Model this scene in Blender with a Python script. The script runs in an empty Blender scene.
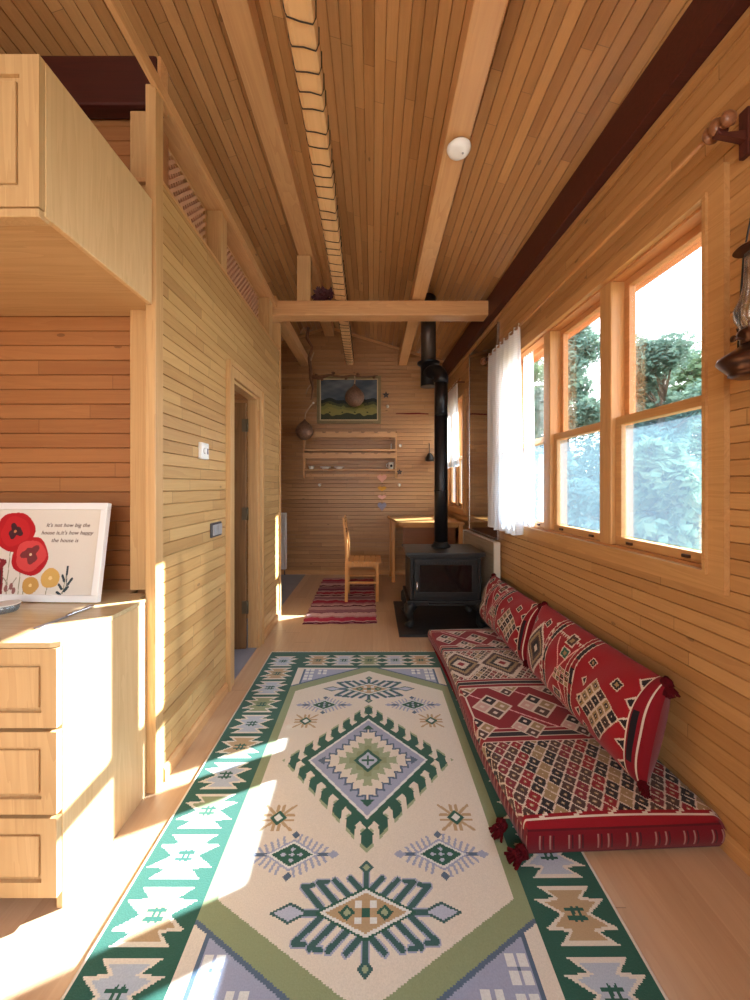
import bpy, bmesh, math, random
import numpy as np
from mathutils import Matrix, Vector, noise
random.seed(7); rng = np.random.default_rng(5)
SC = bpy.context.scene
COL = SC.collection
PI = math.pi
H = 1.30; F = 380.0; VX = 373.0; VY = 486.0
WA, WB = 1.32, 0.0395                 # right wall line: x = WA - WB*y
YB = 5.6                              # far gable wall
XL = -0.93                            # left partition

def lin(r, g, b):
    f = lambda c: (c/255/12.92) if c/255 <= .04045 else ((c/255+.055)/1.055)**2.4
    return (f(r), f(g), f(b))

# ------------------------------------------------------------------ materials
def newmat(name):
    m = bpy.data.materials.new(name); m.use_nodes = True
    nt = m.node_tree; nt.nodes.clear()
    out = nt.nodes.new('ShaderNodeOutputMaterial')
    return m, nt, out
def nd(nt, t, **k):
    n = nt.nodes.new(t)
    for a, v in k.items(): setattr(n, a, v)
    return n
def mth(nt, op, a, b=None, c=None):
    n = nt.nodes.new('ShaderNodeMath'); n.operation = op
    for i, v in enumerate((a, b, c)):
        if v is None: continue
        if isinstance(v, (int, float)): n.inputs[i].default_value = v
        else: nt.links.new(v, n.inputs[i])
    return n.outputs[0]
def mixc(nt, fac, a, b, mode='MIX'):
    n = nt.nodes.new('ShaderNodeMix'); n.data_type = 'RGBA'; n.blend_type = mode
    for sock, v in ((n.inputs[0], fac), (n.inputs[6], a), (n.inputs[7], b)):
        if isinstance(v, (int, float)): sock.default_value = v
        elif isinstance(v, tuple): sock.default_value = (*v[:3], 1)
        else: nt.links.new(v, sock)
    return n.outputs[2]
def plain(name, col, rough=.5, metal=0, var=.0, scale=20, bump=0, spec=.5):
    m, nt, out = newmat(name)
    b = nd(nt, 'ShaderNodeBsdfPrincipled'); nt.links.new(b.outputs[0], out.inputs[0])
    b.inputs['Roughness'].default_value = rough; b.inputs['Metallic'].default_value = metal
    b.inputs['Specular IOR Level'].default_value = spec
    tc = nd(nt, 'ShaderNodeTexCoord'); nz = nd(nt, 'ShaderNodeTexNoise'); nz.inputs['Scale'].default_value = scale
    nz.inputs['Detail'].default_value = 5
    nt.links.new(tc.outputs['Object'], nz.inputs['Vector'])
    lo = tuple(c*(1-var) for c in col); hi = tuple(min(1, c*(1+var)) for c in col)
    nt.links.new(mixc(nt, nz.outputs['Fac'], lo, hi), b.inputs['Base Color'])
    if bump:
        bp = nd(nt, 'ShaderNodeBump'); bp.inputs['Strength'].default_value = bump; bp.inputs['Distance'].default_value = .01
        nt.links.new(nz.outputs['Fac'], bp.inputs['Height']); nt.links.new(bp.outputs[0], b.inputs['Normal'])
    return m
def grain(nt, vec, along):
    """streaky wood grain factor; `along` = index of the axis the fibres follow"""
    s = [42.0, 42.0, 42.0]; s[along] = 2.2
    mp = nd(nt, 'ShaderNodeMapping'); mp.inputs['Scale'].default_value = s
    nt.links.new(vec, mp.inputs['Vector'])
    nz = nd(nt, 'ShaderNodeTexNoise'); nz.inputs['Scale'].default_value = 1; nz.inputs['Detail'].default_value = 6
    nz.inputs['Distortion'].default_value = .6
    nt.links.new(mp.outputs[0], nz.inputs['Vector'])
    s2 = [9.0, 9.0, 9.0]; s2[along] = .55
    mp2 = nd(nt, 'ShaderNodeMapping'); mp2.inputs['Scale'].default_value = s2
    nt.links.new(vec, mp2.inputs['Vector'])
    n2 = nd(nt, 'ShaderNodeTexNoise'); n2.inputs['Scale'].default_value = 1; n2.inputs['Detail'].default_value = 3; n2.inputs['Distortion'].default_value = 1.2
    nt.links.new(mp2.outputs[0], n2.inputs['Vector'])
    rings = mth(nt, 'FRACT', mth(nt, 'MULTIPLY', n2.outputs['Fac'], 9))
    return mth(nt, 'ADD', mth(nt, 'MULTIPLY', nz.outputs['Fac'], .7), mth(nt, 'MULTIPLY', rings, .3)), nz.outputs['Fac']
def tone(c): return (c[0]*.985, c[1]*1.0, c[2]*1.0)
def wood(name, dark, light, along=1, rough=.42, spec=.4):
    dark, light = tone(dark), tone(light)
    m, nt, out = newmat(name)
    b = nd(nt, 'ShaderNodeBsdfPrincipled'); nt.links.new(b.outputs[0], out.inputs[0])
    tc = nd(nt, 'ShaderNodeTexCoord')
    g, fine = grain(nt, tc.outputs['Object'], along)
    nt.links.new(mixc(nt, g, dark, light), b.inputs['Base Color'])
    b.inputs['Roughness'].default_value = rough; b.inputs['Specular IOR Level'].default_value = spec
    bp = nd(nt, 'ShaderNodeBump'); bp.inputs['Strength'].default_value = .08; bp.inputs['Distance'].default_value = .004
    nt.links.new(fine, bp.inputs['Height']); nt.links.new(bp.outputs[0], b.inputs['Normal'])
    return m
def boards(name, dark, light, pitch=.058, seg=1.1, rough=.4, vary=.55, knots=True, axis_v=2, axis_u=0, spec=.45):
    """tongue and groove boards running along u, stacked in v; each length has its own tone"""
    dark, light = tone(dark), tone(light)
    m, nt, out = newmat(name)
    b = nd(nt, 'ShaderNodeBsdfPrincipled'); nt.links.new(b.outputs[0], out.inputs[0])
    tc = nd(nt, 'ShaderNodeTexCoord'); sp = nd(nt, 'ShaderNodeSeparateXYZ'); nt.links.new(tc.outputs['Object'], sp.inputs[0])
    u, v = sp.outputs[axis_u], sp.outputs[axis_v]
    row = mth(nt, 'FLOOR', mth(nt, 'DIVIDE', v, pitch))
    w1 = nd(nt, 'ShaderNodeTexWhiteNoise', noise_dimensions='1D'); nt.links.new(row, w1.inputs['W'])
    cell = mth(nt, 'FLOOR', mth(nt, 'ADD', mth(nt, 'DIVIDE', u, seg), mth(nt, 'MULTIPLY', w1.outputs['Value'], 7)))
    cb = nd(nt, 'ShaderNodeCombineXYZ'); nt.links.new(row, cb.inputs[0]); nt.links.new(cell, cb.inputs[1])
    w2 = nd(nt, 'ShaderNodeTexWhiteNoise', noise_dimensions='3D'); nt.links.new(cb.outputs[0], w2.inputs['Vector'])
    off = nd(nt, 'ShaderNodeVectorMath', operation='MULTIPLY_ADD')
    nt.links.new(w2.outputs['Color'], off.inputs[0]); off.inputs[1].default_value = (13, 13, 13); nt.links.new(tc.outputs['Object'], off.inputs[2])
    g, fine = grain(nt, off.outputs[0], axis_u)
    f = mth(nt, 'ADD', mth(nt, 'MULTIPLY', g, 1-vary), mth(nt, 'MULTIPLY', w2.outputs['Value'], vary))
    c = mixc(nt, f, dark, light)
    # faint butt joint between lengths
    fr = mth(nt, 'FRACT', mth(nt, 'ADD', mth(nt, 'DIVIDE', u, seg), mth(nt, 'MULTIPLY', w1.outputs['Value'], 7)))
    joint = mth(nt, 'LESS_THAN', fr, .003/seg)
    c = mixc(nt, mth(nt, 'MULTIPLY', joint, .6), c, tuple(x*.35 for x in dark))
    if knots:
        mp = nd(nt, 'ShaderNodeMapping'); sc = [5.0]*3; sc[axis_u] = 2.2; mp.inputs['Scale'].default_value = sc
        nt.links.new(off.outputs[0], mp.inputs['Vector'])
        vo = nd(nt, 'ShaderNodeTexVoronoi'); vo.inputs['Scale'].default_value = 1.3; nt.links.new(mp.outputs[0], vo.inputs['Vector'])
        k = mth(nt, 'LESS_THAN', vo.outputs['Distance'], .055)
        c = mixc(nt, mth(nt, 'MULTIPLY', k, .55), c, tuple(x*.25 for x in dark))
    nt.links.new(c, b.inputs['Base Color'])
    b.inputs['Roughness'].default_value = rough; b.inputs['Specular IOR Level'].default_value = spec
    bp = nd(nt, 'ShaderNodeBump'); bp.inputs['Strength'].default_value = .06; bp.inputs['Distance'].default_value = .004
    nt.links.new(fine, bp.inputs['Height']); nt.links.new(bp.outputs[0], b.inputs['Normal'])
    return m
def painted(name, rough=.9, fuzz=.0, bumpscale=260, bump=.25, spec=.2, speck=.18):
    """colour woven / printed into the mesh (attribute 'dye') plus yarn noise"""
    m, nt, out = newmat(name)
    b = nd(nt, 'ShaderNodeBsdfPrincipled'); nt.links.new(b.outputs[0], out.inputs[0])
    at = nd(nt, 'ShaderNodeAttribute'); at.attribute_name = 'dye'
    tc = nd(nt, 'ShaderNodeTexCoord'); nz = nd(nt, 'ShaderNodeTexNoise'); nz.inputs['Scale'].default_value = bumpscale
    nt.links.new(tc.outputs['Object'], nz.inputs['Vector'])
    lo = mixc(nt, 1.0, at.outputs['Color'], (1-speck,)*3, 'MULTIPLY'); hi = mixc(nt, 1.0, at.outputs['Color'], (1+speck,)*3, 'MULTIPLY')
    nt.links.new(mixc(nt, nz.outputs['Fac'], lo, hi), b.inputs['Base Color'])
    b.inputs['Roughness'].default_value = rough; b.inputs['Specular IOR Level'].default_value = spec
    if fuzz: b.inputs['Sheen Weight'].default_value = fuzz
    if bump:
        bp = nd(nt, 'ShaderNodeBump'); bp.inputs['Strength'].default_value = bump; bp.inputs['Distance'].default_value = .004
        nt.links.new(nz.outputs['Fac'], bp.inputs['Height']); nt.links.new(bp.outputs[0], b.inputs['Normal'])
    return m
def glassmat(name, tint=(1, 1, 1), haze=0.0, refl=.06):
    m, nt, out = newmat(name)
    tr = nd(nt, 'ShaderNodeBsdfTransparent'); tr.inputs[0].default_value = (*tint, 1)
    gl = nd(nt, 'ShaderNodeBsdfGlossy'); gl.inputs['Roughness'].default_value = .02
    fr = nd(nt, 'ShaderNodeLayerWeight'); fr.inputs[0].default_value = .25
    mx = nd(nt, 'ShaderNodeMixShader')
    nt.links.new(mth(nt, 'ADD', mth(nt, 'MULTIPLY', fr.outputs['Fresnel'], .5), refl*.3), mx.inputs[0])
    nt.links.new(tr.outputs[0], mx.inputs[1]); nt.links.new(gl.outputs[0], mx.inputs[2])
    last = mx.outputs[0]
    if haze:
        d = nd(nt, 'ShaderNodeBsdfTranslucent'); d.inputs[0].default_value = (.55, .75, .95, 1)
        m2 = nd(nt, 'ShaderNodeMixShader'); m2.inputs[0].default_value = haze
        nt.links.new(last, m2.inputs[1]); nt.links.new(d.outputs[0], m2.inputs[2]); last = m2.outputs[0]
    nt.links.new(last, out.inputs[0]); return m
def sheer(name):
    m, nt, out = newmat(name)
    tr = nd(nt, 'ShaderNodeBsdfTransparent'); tl = nd(nt, 'ShaderNodeBsdfTranslucent'); df = nd(nt, 'ShaderNodeBsdfDiffuse')
    tl.inputs[0].default_value = (.93, .94, .96, 1); df.inputs[0].default_value = (.86, .87, .9, 1)
    a = nd(nt, 'ShaderNodeMixShader'); a.inputs[0].default_value = .5
    nt.links.new(tl.outputs[0], a.inputs[1]); nt.links.new(df.outputs[0], a.inputs[2])
    tc = nd(nt, 'ShaderNodeTexCoord'); sp = nd(nt, 'ShaderNodeSeparateXYZ'); nt.links.new(tc.outputs['Object'], sp.inputs[0])
    zz = mth(nt, 'FRACT', mth(nt, 'MULTIPLY', sp.outputs[2], 55)); band = mth(nt, 'LESS_THAN', zz, .45)
    fac = mth(nt, 'SUBTRACT', .995, mth(nt, 'MULTIPLY', band, .05))
    b = nd(nt, 'ShaderNodeMixShader'); nt.links.new(fac, b.inputs[0])
    nt.links.new(tr.outputs[0], b.inputs[1]); nt.links.new(a.outputs[0], b.inputs[2]); nt.links.new(b.outputs[0], out.inputs[0])
    return m
def leafmat(name, c1, c2):
    m, nt, out = newmat(name)
    gi = nd(nt, 'ShaderNodeTexCoord'); nz = nd(nt, 'ShaderNodeTexNoise'); nz.inputs['Scale'].default_value = 3.0; nt.links.new(gi.outputs['Object'], nz.inputs['Vector'])
    c = mixc(nt, nz.outputs['Fac'], c1, c2)
    d = nd(nt, 'ShaderNodeBsdfDiffuse'); t = nd(nt, 'ShaderNodeBsdfTranslucent')
    nt.links.new(c, d.inputs[0]); nt.links.new(c, t.inputs[0])
    mx = nd(nt, 'ShaderNodeMixShader'); mx.inputs[0].default_value = .45
    nt.links.new(d.outputs[0], mx.inputs[1]); nt.links.new(t.outputs[0], mx.inputs[2]); nt.links.new(mx.outputs[0], out.inputs[0])
    return m

M = {}
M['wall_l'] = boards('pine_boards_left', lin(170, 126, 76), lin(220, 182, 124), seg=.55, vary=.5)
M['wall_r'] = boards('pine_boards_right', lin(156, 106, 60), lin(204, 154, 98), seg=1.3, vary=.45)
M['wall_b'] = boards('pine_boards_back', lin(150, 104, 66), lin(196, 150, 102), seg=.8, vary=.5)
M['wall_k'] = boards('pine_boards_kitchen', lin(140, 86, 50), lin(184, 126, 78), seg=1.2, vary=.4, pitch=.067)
M['ceil'] = boards('ceiling_boards', lin(152, 104, 60), lin(212, 160, 104), seg=1.2, vary=.6, rough=.3, spec=.5)
M['floor'] = boards('floor_boards', lin(182, 142, 108), lin(212, 176, 140), pitch=.13, seg=1.0, vary=.45, rough=.35, axis_v=0, axis_u=1, knots=False)
M['pine_y'] = wood('pine_beam', lin(190, 136, 86), lin(224, 176, 122), 1)
M['pine_x'] = wood('pine_cross', lin(186, 132, 84), lin(220, 170, 118), 0)
M['pine_z'] = wood('pine_upright', lin(184, 138, 88), lin(218, 178, 126), 2)
M['frame_x'] = wood('window_pine_long', lin(172, 120, 70), lin(208, 158, 102), 0, rough=.35)
M['frame_z'] = wood('window_pine_upright', lin(172, 120, 70), lin(208, 158, 102), 2, rough=.35)
M['red_x'] = wood('redwood_sash', lin(170, 108, 62), lin(206, 146, 92), 0, rough=.4)
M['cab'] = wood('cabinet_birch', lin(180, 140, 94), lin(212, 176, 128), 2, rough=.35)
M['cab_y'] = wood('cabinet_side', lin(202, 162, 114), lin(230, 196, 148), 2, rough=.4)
M['counter'] = wood('counter_top_wood', lin(188, 158, 112), lin(222, 196, 154), 0, rough=.22, spec=.6)
M['mahog'] = wood('dark_red_beam', lin(58, 24, 20), lin(92, 42, 32), 1, rough=.5)
M['mahog_x'] = wood('dark_red_cross', lin(50, 16, 14), lin(78, 28, 22), 0, rough=.5)
M['rod'] = wood('rod_wood', lin(150, 92, 48), lin(204, 148, 88), 0, rough=.3)
M['finialw'] = wood('finial_wood', lin(112, 68, 44), lin(158, 104, 70), 0, rough=.3)
M['door'] = wood('door_wood', lin(110, 78, 48), lin(160, 120, 78), 2)
M['chair'] = wood('chair_pine', lin(176, 116, 60), lin(214, 156, 92), 2)
M['desk'] = wood('desk_pine', lin(182, 122, 66), lin(222, 168, 106), 0, rough=.22)
M['desk_dark'] = wood('desk_drawer_wood', lin(112, 62, 30), lin(146, 88, 46), 0)
M['shelfw'] = wood('shelf_wood', lin(196, 144, 96), lin(226, 178, 128), 0)
M['pine_pale'] = wood('pale_beam_wood', lin(206, 156, 102), lin(234, 190, 138), 1)
M['cab_x'] = wood('cabinet_underside', lin(180, 140, 94), lin(216, 180, 132), 0)
M['panelw'] = wood('washed_panel', lin(150, 132, 112), lin(186, 168, 146), 0, rough=.6)
M['panel_edge'] = plain('washed_panel_edge', lin(214, 204, 188), .6, var=.05)
M['iron'] = plain('cast_iron', lin(30, 31, 33), .5, .3, var=.3, scale=40, bump=.1)
M['iron2'] = plain('stove_top_iron', lin(48, 50, 52), .42, .4, var=.2, scale=30)
M['pipe'] = plain('flue_enamel', lin(26, 26, 30), .35, .3, var=.15)
M['pipe2'] = plain('flue_upper', lin(70, 58, 50), .4, .4, var=.2)
M['stoveglass'] = plain('stove_glass', lin(22, 16, 15), .08, 0, var=.5, scale=9)
M['slate'] = plain('slate_hearth', lin(38, 38, 42), .5, 0, var=.35, scale=12, bump=.2)
M['white'] = plain('white_plastic', lin(238, 238, 236), .4, var=.02)
M['frame_white'] = plain('white_frame_paint', lin(232, 230, 228), .45, var=.03)
M['grey'] = plain('grey_plastic', lin(60, 60, 66), .4)
M['silver'] = plain('silver_plastic', lin(176, 176, 180), .35, .3)
M['steel'] = plain('brushed_steel', lin(190, 192, 198), .25, .9, var=.1, scale=60)
M['black'] = plain('black_enamel', lin(20, 20, 22), .4)
M['lampmetal'] = plain('aged_copper', lin(84, 56, 44), .3, .8, var=.3, scale=30)
M['brass'] = plain('hinge_brass', lin(120, 110, 90), .4, .8)
M['ceramic'] = plain('white_ceramic', lin(228, 222, 212), .25, var=.05)
M['tile'] = plain('grey_floor_tile', lin(140, 140, 148), .5, var=.2, scale=6)
M['rope'] = plain('dark_cord', lin(50, 38, 28), .8)
M['gourd'] = plain('dried_gourd', lin(120, 90, 72), .6, var=.75, scale=45, bump=.4)
M['twig'] = plain('dry_twig', lin(120, 84, 60), .8, var=.4, scale=30, bump=.3)
M['twig_pale'] = plain('pale_stalk', lin(186, 160, 130), .7, var=.2, scale=30)
M['maroon'] = plain('maroon_petals', lin(70, 22, 30), .6, var=.6, scale=25, bump=.3)
M['dark_red'] = plain('dark_red_cloth', lin(112, 12, 24), .85, var=.3, scale=80, bump=.3, spec=.15)
M['tassel'] = plain('tassel_yarn', lin(78, 12, 20), .9, var=.45, scale=140, bump=.6, spec=.1)
M['fringe'] = plain('rug_fringe_yarn', lin(214, 206, 190), .95, var=.1, scale=90, spec=.1)
M['pink'] = plain('pink_felt', lin(226, 170, 150), .9, var=.1)
M['yellow'] = plain('mustard_felt', lin(206, 150, 50), .9, var=.1)
M['bluegrey'] = plain('greyblue_felt', lin(140, 134, 150), .9, var=.4, scale=60)
M['ink'] = plain('brown_ink', lin(92, 62, 54), .8)
M['lattice'] = plain('pale_cane_lattice', lin(206, 160, 130), .6, var=.15)
M['bark'] = plain('tree_bark', lin(92, 78, 66), .9, var=.4, scale=8, bump=.4)
M['grass'] = plain('meadow_ground', lin(70, 78, 52), .95, var=.35, scale=2)
M['eave'] = wood('eave_boards', lin(176, 108, 70), lin(216, 150, 108), 0, rough=.5)
M['eave'].name = 'eave_boards'
M['rug'] = painted('woven_wool_rug', fuzz=.2)
M['kilim'] = painted('woven_red_cloth', rough=.85, fuzz=.15, bumpscale=380, bump=.2)
M['rag'] = painted('woven_rag', rough=.95, bumpscale=120, bump=.6, speck=.3)
M['print'] = painted('printed_paper', rough=.45, bumpscale=200, bump=0, speck=.04, spec=.4)
M['oil'] = painted('oil_paint', rough=.4, bumpscale=90, bump=.3, speck=.1)
M['glass'] = glassmat('window_glass')
M['glass_low'] = glassmat('window_glass_screened', tint=(.80, .90, .98), haze=.022)
M['lampglass'] = glassmat('lamp_chimney_glass', tint=(.93, .92, .9), haze=.05, refl=.5)
M['clear'] = glassmat('clear_tumbler_glass', tint=(.93, .96, .98), haze=.25, refl=.5)
M['sheer'] = sheer('sheer_white_voile')
M['leaf1'] = leafmat('leaves_blue_green', lin(84, 114, 104), lin(150, 178, 162))
M['leaf2'] = leafmat('leaves_fresh_green', lin(92, 118, 92), lin(158, 180, 142))
M['mirror'] = plain('smoky_mirror', lin(150, 138, 124), .04, 1.0)

# ------------------------------------------------------------------ mesh builder
class MB:
    def __init__(s): s.v = []; s.f = []; s.smooth = []
    def add(s, verts, faces, smooth=False, M4=None):
        o = len(s.v)
        for p in verts:
            p = Vector(p)
            if M4 is not None: p = M4 @ p
            s.v.append(tuple(p))
        for f in faces: s.f.append([i+o for i in f]); s.smooth.append(smooth)
        return s
    def box(s, x0, x1, y0, y1, z0, z1, bev=0, M4=None):
        x0, x1 = sorted((x0, x1)); y0, y1 = sorted((y0, y1)); z0, z1 = sorted((z0, z1))
        bev = min(bev, .45*min(x1-x0, y1-y0, z1-z0))
        if bev <= 0:
            V = [(x, y, z) for z in (z0, z1) for y in (y0, y1) for x in (x0, x1)]
            return s.add(V, [(0, 2, 3, 1), (4, 5, 7, 6), (0, 1, 5, 4), (2, 6, 7, 3), (0, 4, 6, 2), (1, 3, 7, 5)], M4=M4)
        bm = bmesh.new(); bmesh.ops.create_cube(bm, size=1)
        for v in bm.verts:
            v.co = Vector(((x0+x1)/2+v.co.x*(x1-x0), (y0+y1)/2+v.co.y*(y1-y0), (z0+z1)/2+v.co.z*(z1-z0)))
        bmesh.ops.bevel(bm, geom=bm.edges[:], offset=bev, segments=2, affect='EDGES', profile=.6)
        bm.verts.ensure_lookup_table()
        s.add([v.co.copy() for v in bm.verts], [[v.index for v in f.verts] for f in bm.faces], M4=M4); bm.free(); return s
    def prism(s, pts, axis, a, b, M4=None):
        """2D outline pts extruded along axis (0,1,2) from a to b"""
        n = len(pts)
        def mk(p, t):
            q = [0, 0, 0]; r = [i for i in range(3) if i != axis]; q[r[0]] = p[0]; q[r[1]] = p[1]; q[axis] = t; return q
        V = [mk(p, a) for p in pts]+[mk(p, b) for p in pts]
        Fc = [list(range(n)), list(range(2*n-1, n-1, -1))]+[[i, i+n, (i+1) % n+n, (i+1) % n] for i in range(n)]
        return s.add(V, Fc, M4=M4)
    def tube(s, pts, r, seg=10, cap=True, smooth=True):
        pts = [Vector(p) for p in pts]; n = len(pts); R = r if hasattr(r, '__len__') else [r]*n
        V = []; up = Vector((0, 0, 1)); t0 = (pts[1]-pts[0]).normalized()
        if abs(t0.dot(up)) > .9: up = Vector((1, 0, 0))
        nrm = (up-t0*up.dot(t0)).normalized()
        for i, p in enumerate(pts):
            t = (pts[min(i+1, n-1)]-pts[max(i-1, 0)]).normalized()
            nrm = (nrm-t*nrm.dot(t)).normalized(); bn = t.cross(nrm)
            for k in range(seg):
                a = 2*PI*k/seg; V.append(p+(nrm*math.cos(a)+bn*math.sin(a))*R[i])
        Fc = [[i*seg+k, i*seg+(k+1) % seg, (i+1)*seg+(k+1) % seg, (i+1)*seg+k] for i in range(n-1) for k in range(seg)]
        s.add(V, Fc, smooth)
        if cap: s.f.append([len(s.v)-n*seg+k for k in range(seg)][::-1]); s.smooth.append(False); s.f.append([len(s.v)-seg+k for k in range(seg)]); s.smooth.append(False)
        return s
    def lathe(s, prof, seg=24, M4=None, c=(0, 0, 0), smooth=True):
        """prof: (radius, z) list"""
        V = [(c[0]+r*math.cos(2*PI*k/seg), c[1]+r*math.sin(2*PI*k/seg), c[2]+z) for r, z in prof for k in range(seg)]
        n = len(prof)
        Fc = [[i*seg+k, i*seg+(k+1) % seg, (i+1)*seg+(k+1) % seg, (i+1)*seg+k] for i in range(n-1) for k in range(seg)]
        s.add(V, Fc, smooth, M4)
        b = len(s.v)-n*seg
        if prof[0][0] > 1e-4: s.f.append([b+k for k in range(seg)][::-1]); s.smooth.append(False)
        if prof[-1][0] > 1e-4: s.f.append([b+(n-1)*seg+k for k in range(seg)]); s.smooth.append(False)
        return s
    def ball(s, c, r, sq=(1, 1, 1), seg=14, rings=9, M4=None, jit=0):
        prof = []; V = []
        for i in range(rings+1):
            a = PI*i/rings
            for k in range(seg):
                b = 2*PI*k/seg; d = Vector((math.sin(a)*math.cos(b), math.sin(a)*math.sin(b), math.cos(a)))
                q = r*(1+jit*noise.noise(d*2.3+Vector(c)*7))
                V.append((c[0]+d.x*q*sq[0], c[1]+d.y*q*sq[1], c[2]+d.z*q*sq[2]))
        Fc = [[i*seg+k, (i+1)*seg+k, (i+1)*seg+(k+1) % seg, i*seg+(k+1) % seg] for i in range(rings) for k in range(seg)]
        return s.add(V, Fc, True, M4)
    def boards(s, u0, u1, v0, v1, pitch=.058, g=.0032, depth=.008, back=.10):
        k0 = math.floor(v0/pitch+1e-6); k = k0
        while k*pitch < v1-1e-6:
            a = max(v0, k*pitch); b = min(v1, (k+1)*pitch)
            ga = g if a > v0+1e-6 or abs(a-k*pitch) < 1e-6 else 0; gb = g if b < v1-1e-6 or abs(b-(k+1)*pitch) < 1e-6 else 0
            if b-a > ga+gb+.001:
                p = [(a, -depth if ga else 0)]+([(a+ga, 0)] if ga else [])+([(b-gb, 0)] if gb else [])+[(b, -depth if gb else 0)]
                V = [(u, d, v) for v, d in p for u in (u0, u1)]
                Fc = [(2*i, 2*i+2, 2*i+3, 2*i+1) for i in range(len(p)-1)]
                s.add(V, Fc)
            k += 1
        if back: s.box(u0, u1, -back, -depth-.001, v0, v1)
        return s
    def build(s, name, mat, parent=None, mw=None, mods=None):
        me = bpy.data.meshes.new(name); me.from_pydata(s.v, [], s.f)
        me.polygons.foreach_set('use_smooth', s.smooth); me.update()
        bm = bmesh.new(); bm.from_mesh(me); bmesh.ops.recalc_face_normals(bm, faces=bm.faces) if len(s.f) < 60000 else None; bm.to_mesh(me); bm.free()
        me.materials.append(mat if not isinstance(mat, str) else M[mat])
        o = bpy.data.objects.new(name, me); COL.objects.link(o)
        if mw is not None: o.matrix_world = mw
        if parent is not None: o.parent = parent
        return o
def tag(o, label=None, cat=None, group=None, kind=None):
    if label: o['label'] = label
    if cat: o['category'] = cat
    if group: o['group'] = group
    if kind: o['kind'] = kind
    return o
def empty(name, mw, label=None, cat=None, group=None, kind=None):
    o = bpy.data.objects.new(name, None); COL.objects.link(o); o.empty_display_size = .05
    o.matrix_world = mw if isinstance(mw, Matrix) else Matrix.Translation(Vector(mw))
    return tag(o, label, cat, group, kind)
def struct(o): o['kind'] = 'structure'; return o
def copy_tree(o, parent=None):
    c = o.copy(); COL.objects.link(c)
    if parent is not None: c.parent = parent
    for ch in [x for x in bpy.data.objects if x.parent == o]: copy_tree(ch, c)
    return c
def frame_mat(o, eu, ed, ev):
    eu, ed, ev = (Vector(a).normalized() for a in (eu, ed, ev))
    m = Matrix((eu, ed, ev)).transposed().to_4x4(); m.translation = Vector(o); return m
EU = Vector((-WB, 1, 0)).normalized(); ED = Vector((-1, -WB, 0)).normalized(); EZ = Vector((0, 0, 1))
def RW(u=0, d=0, z=0): return frame_mat(Vector((WA, 0, 0))+EU*u+ED*d+EZ*z, EU, ED, EZ)     # right wall frame (x along, y into room, z up)
LW = frame_mat((XL, 0, 0), (0, -1, 0), (1, 0, 0), (0, 0, 1))                                # u = -Y
BW = frame_mat((0, YB, 0), (-1, 0, 0), (0, -1, 0), (0, 0, 1))                               # u = -X
def T(x, y, z, rz=0): return Matrix.Translation((x, y, z)) @ Matrix.Rotation(rz, 4, 'Z')
def FX(px, Y): return (px-VX)*Y/F
def FZ(py, Y): return H-(py-VY)*Y/F
def floorpt(px, py): Y = H*F/(py-VY); return ((px-VX)*Y/F, Y)

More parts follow.
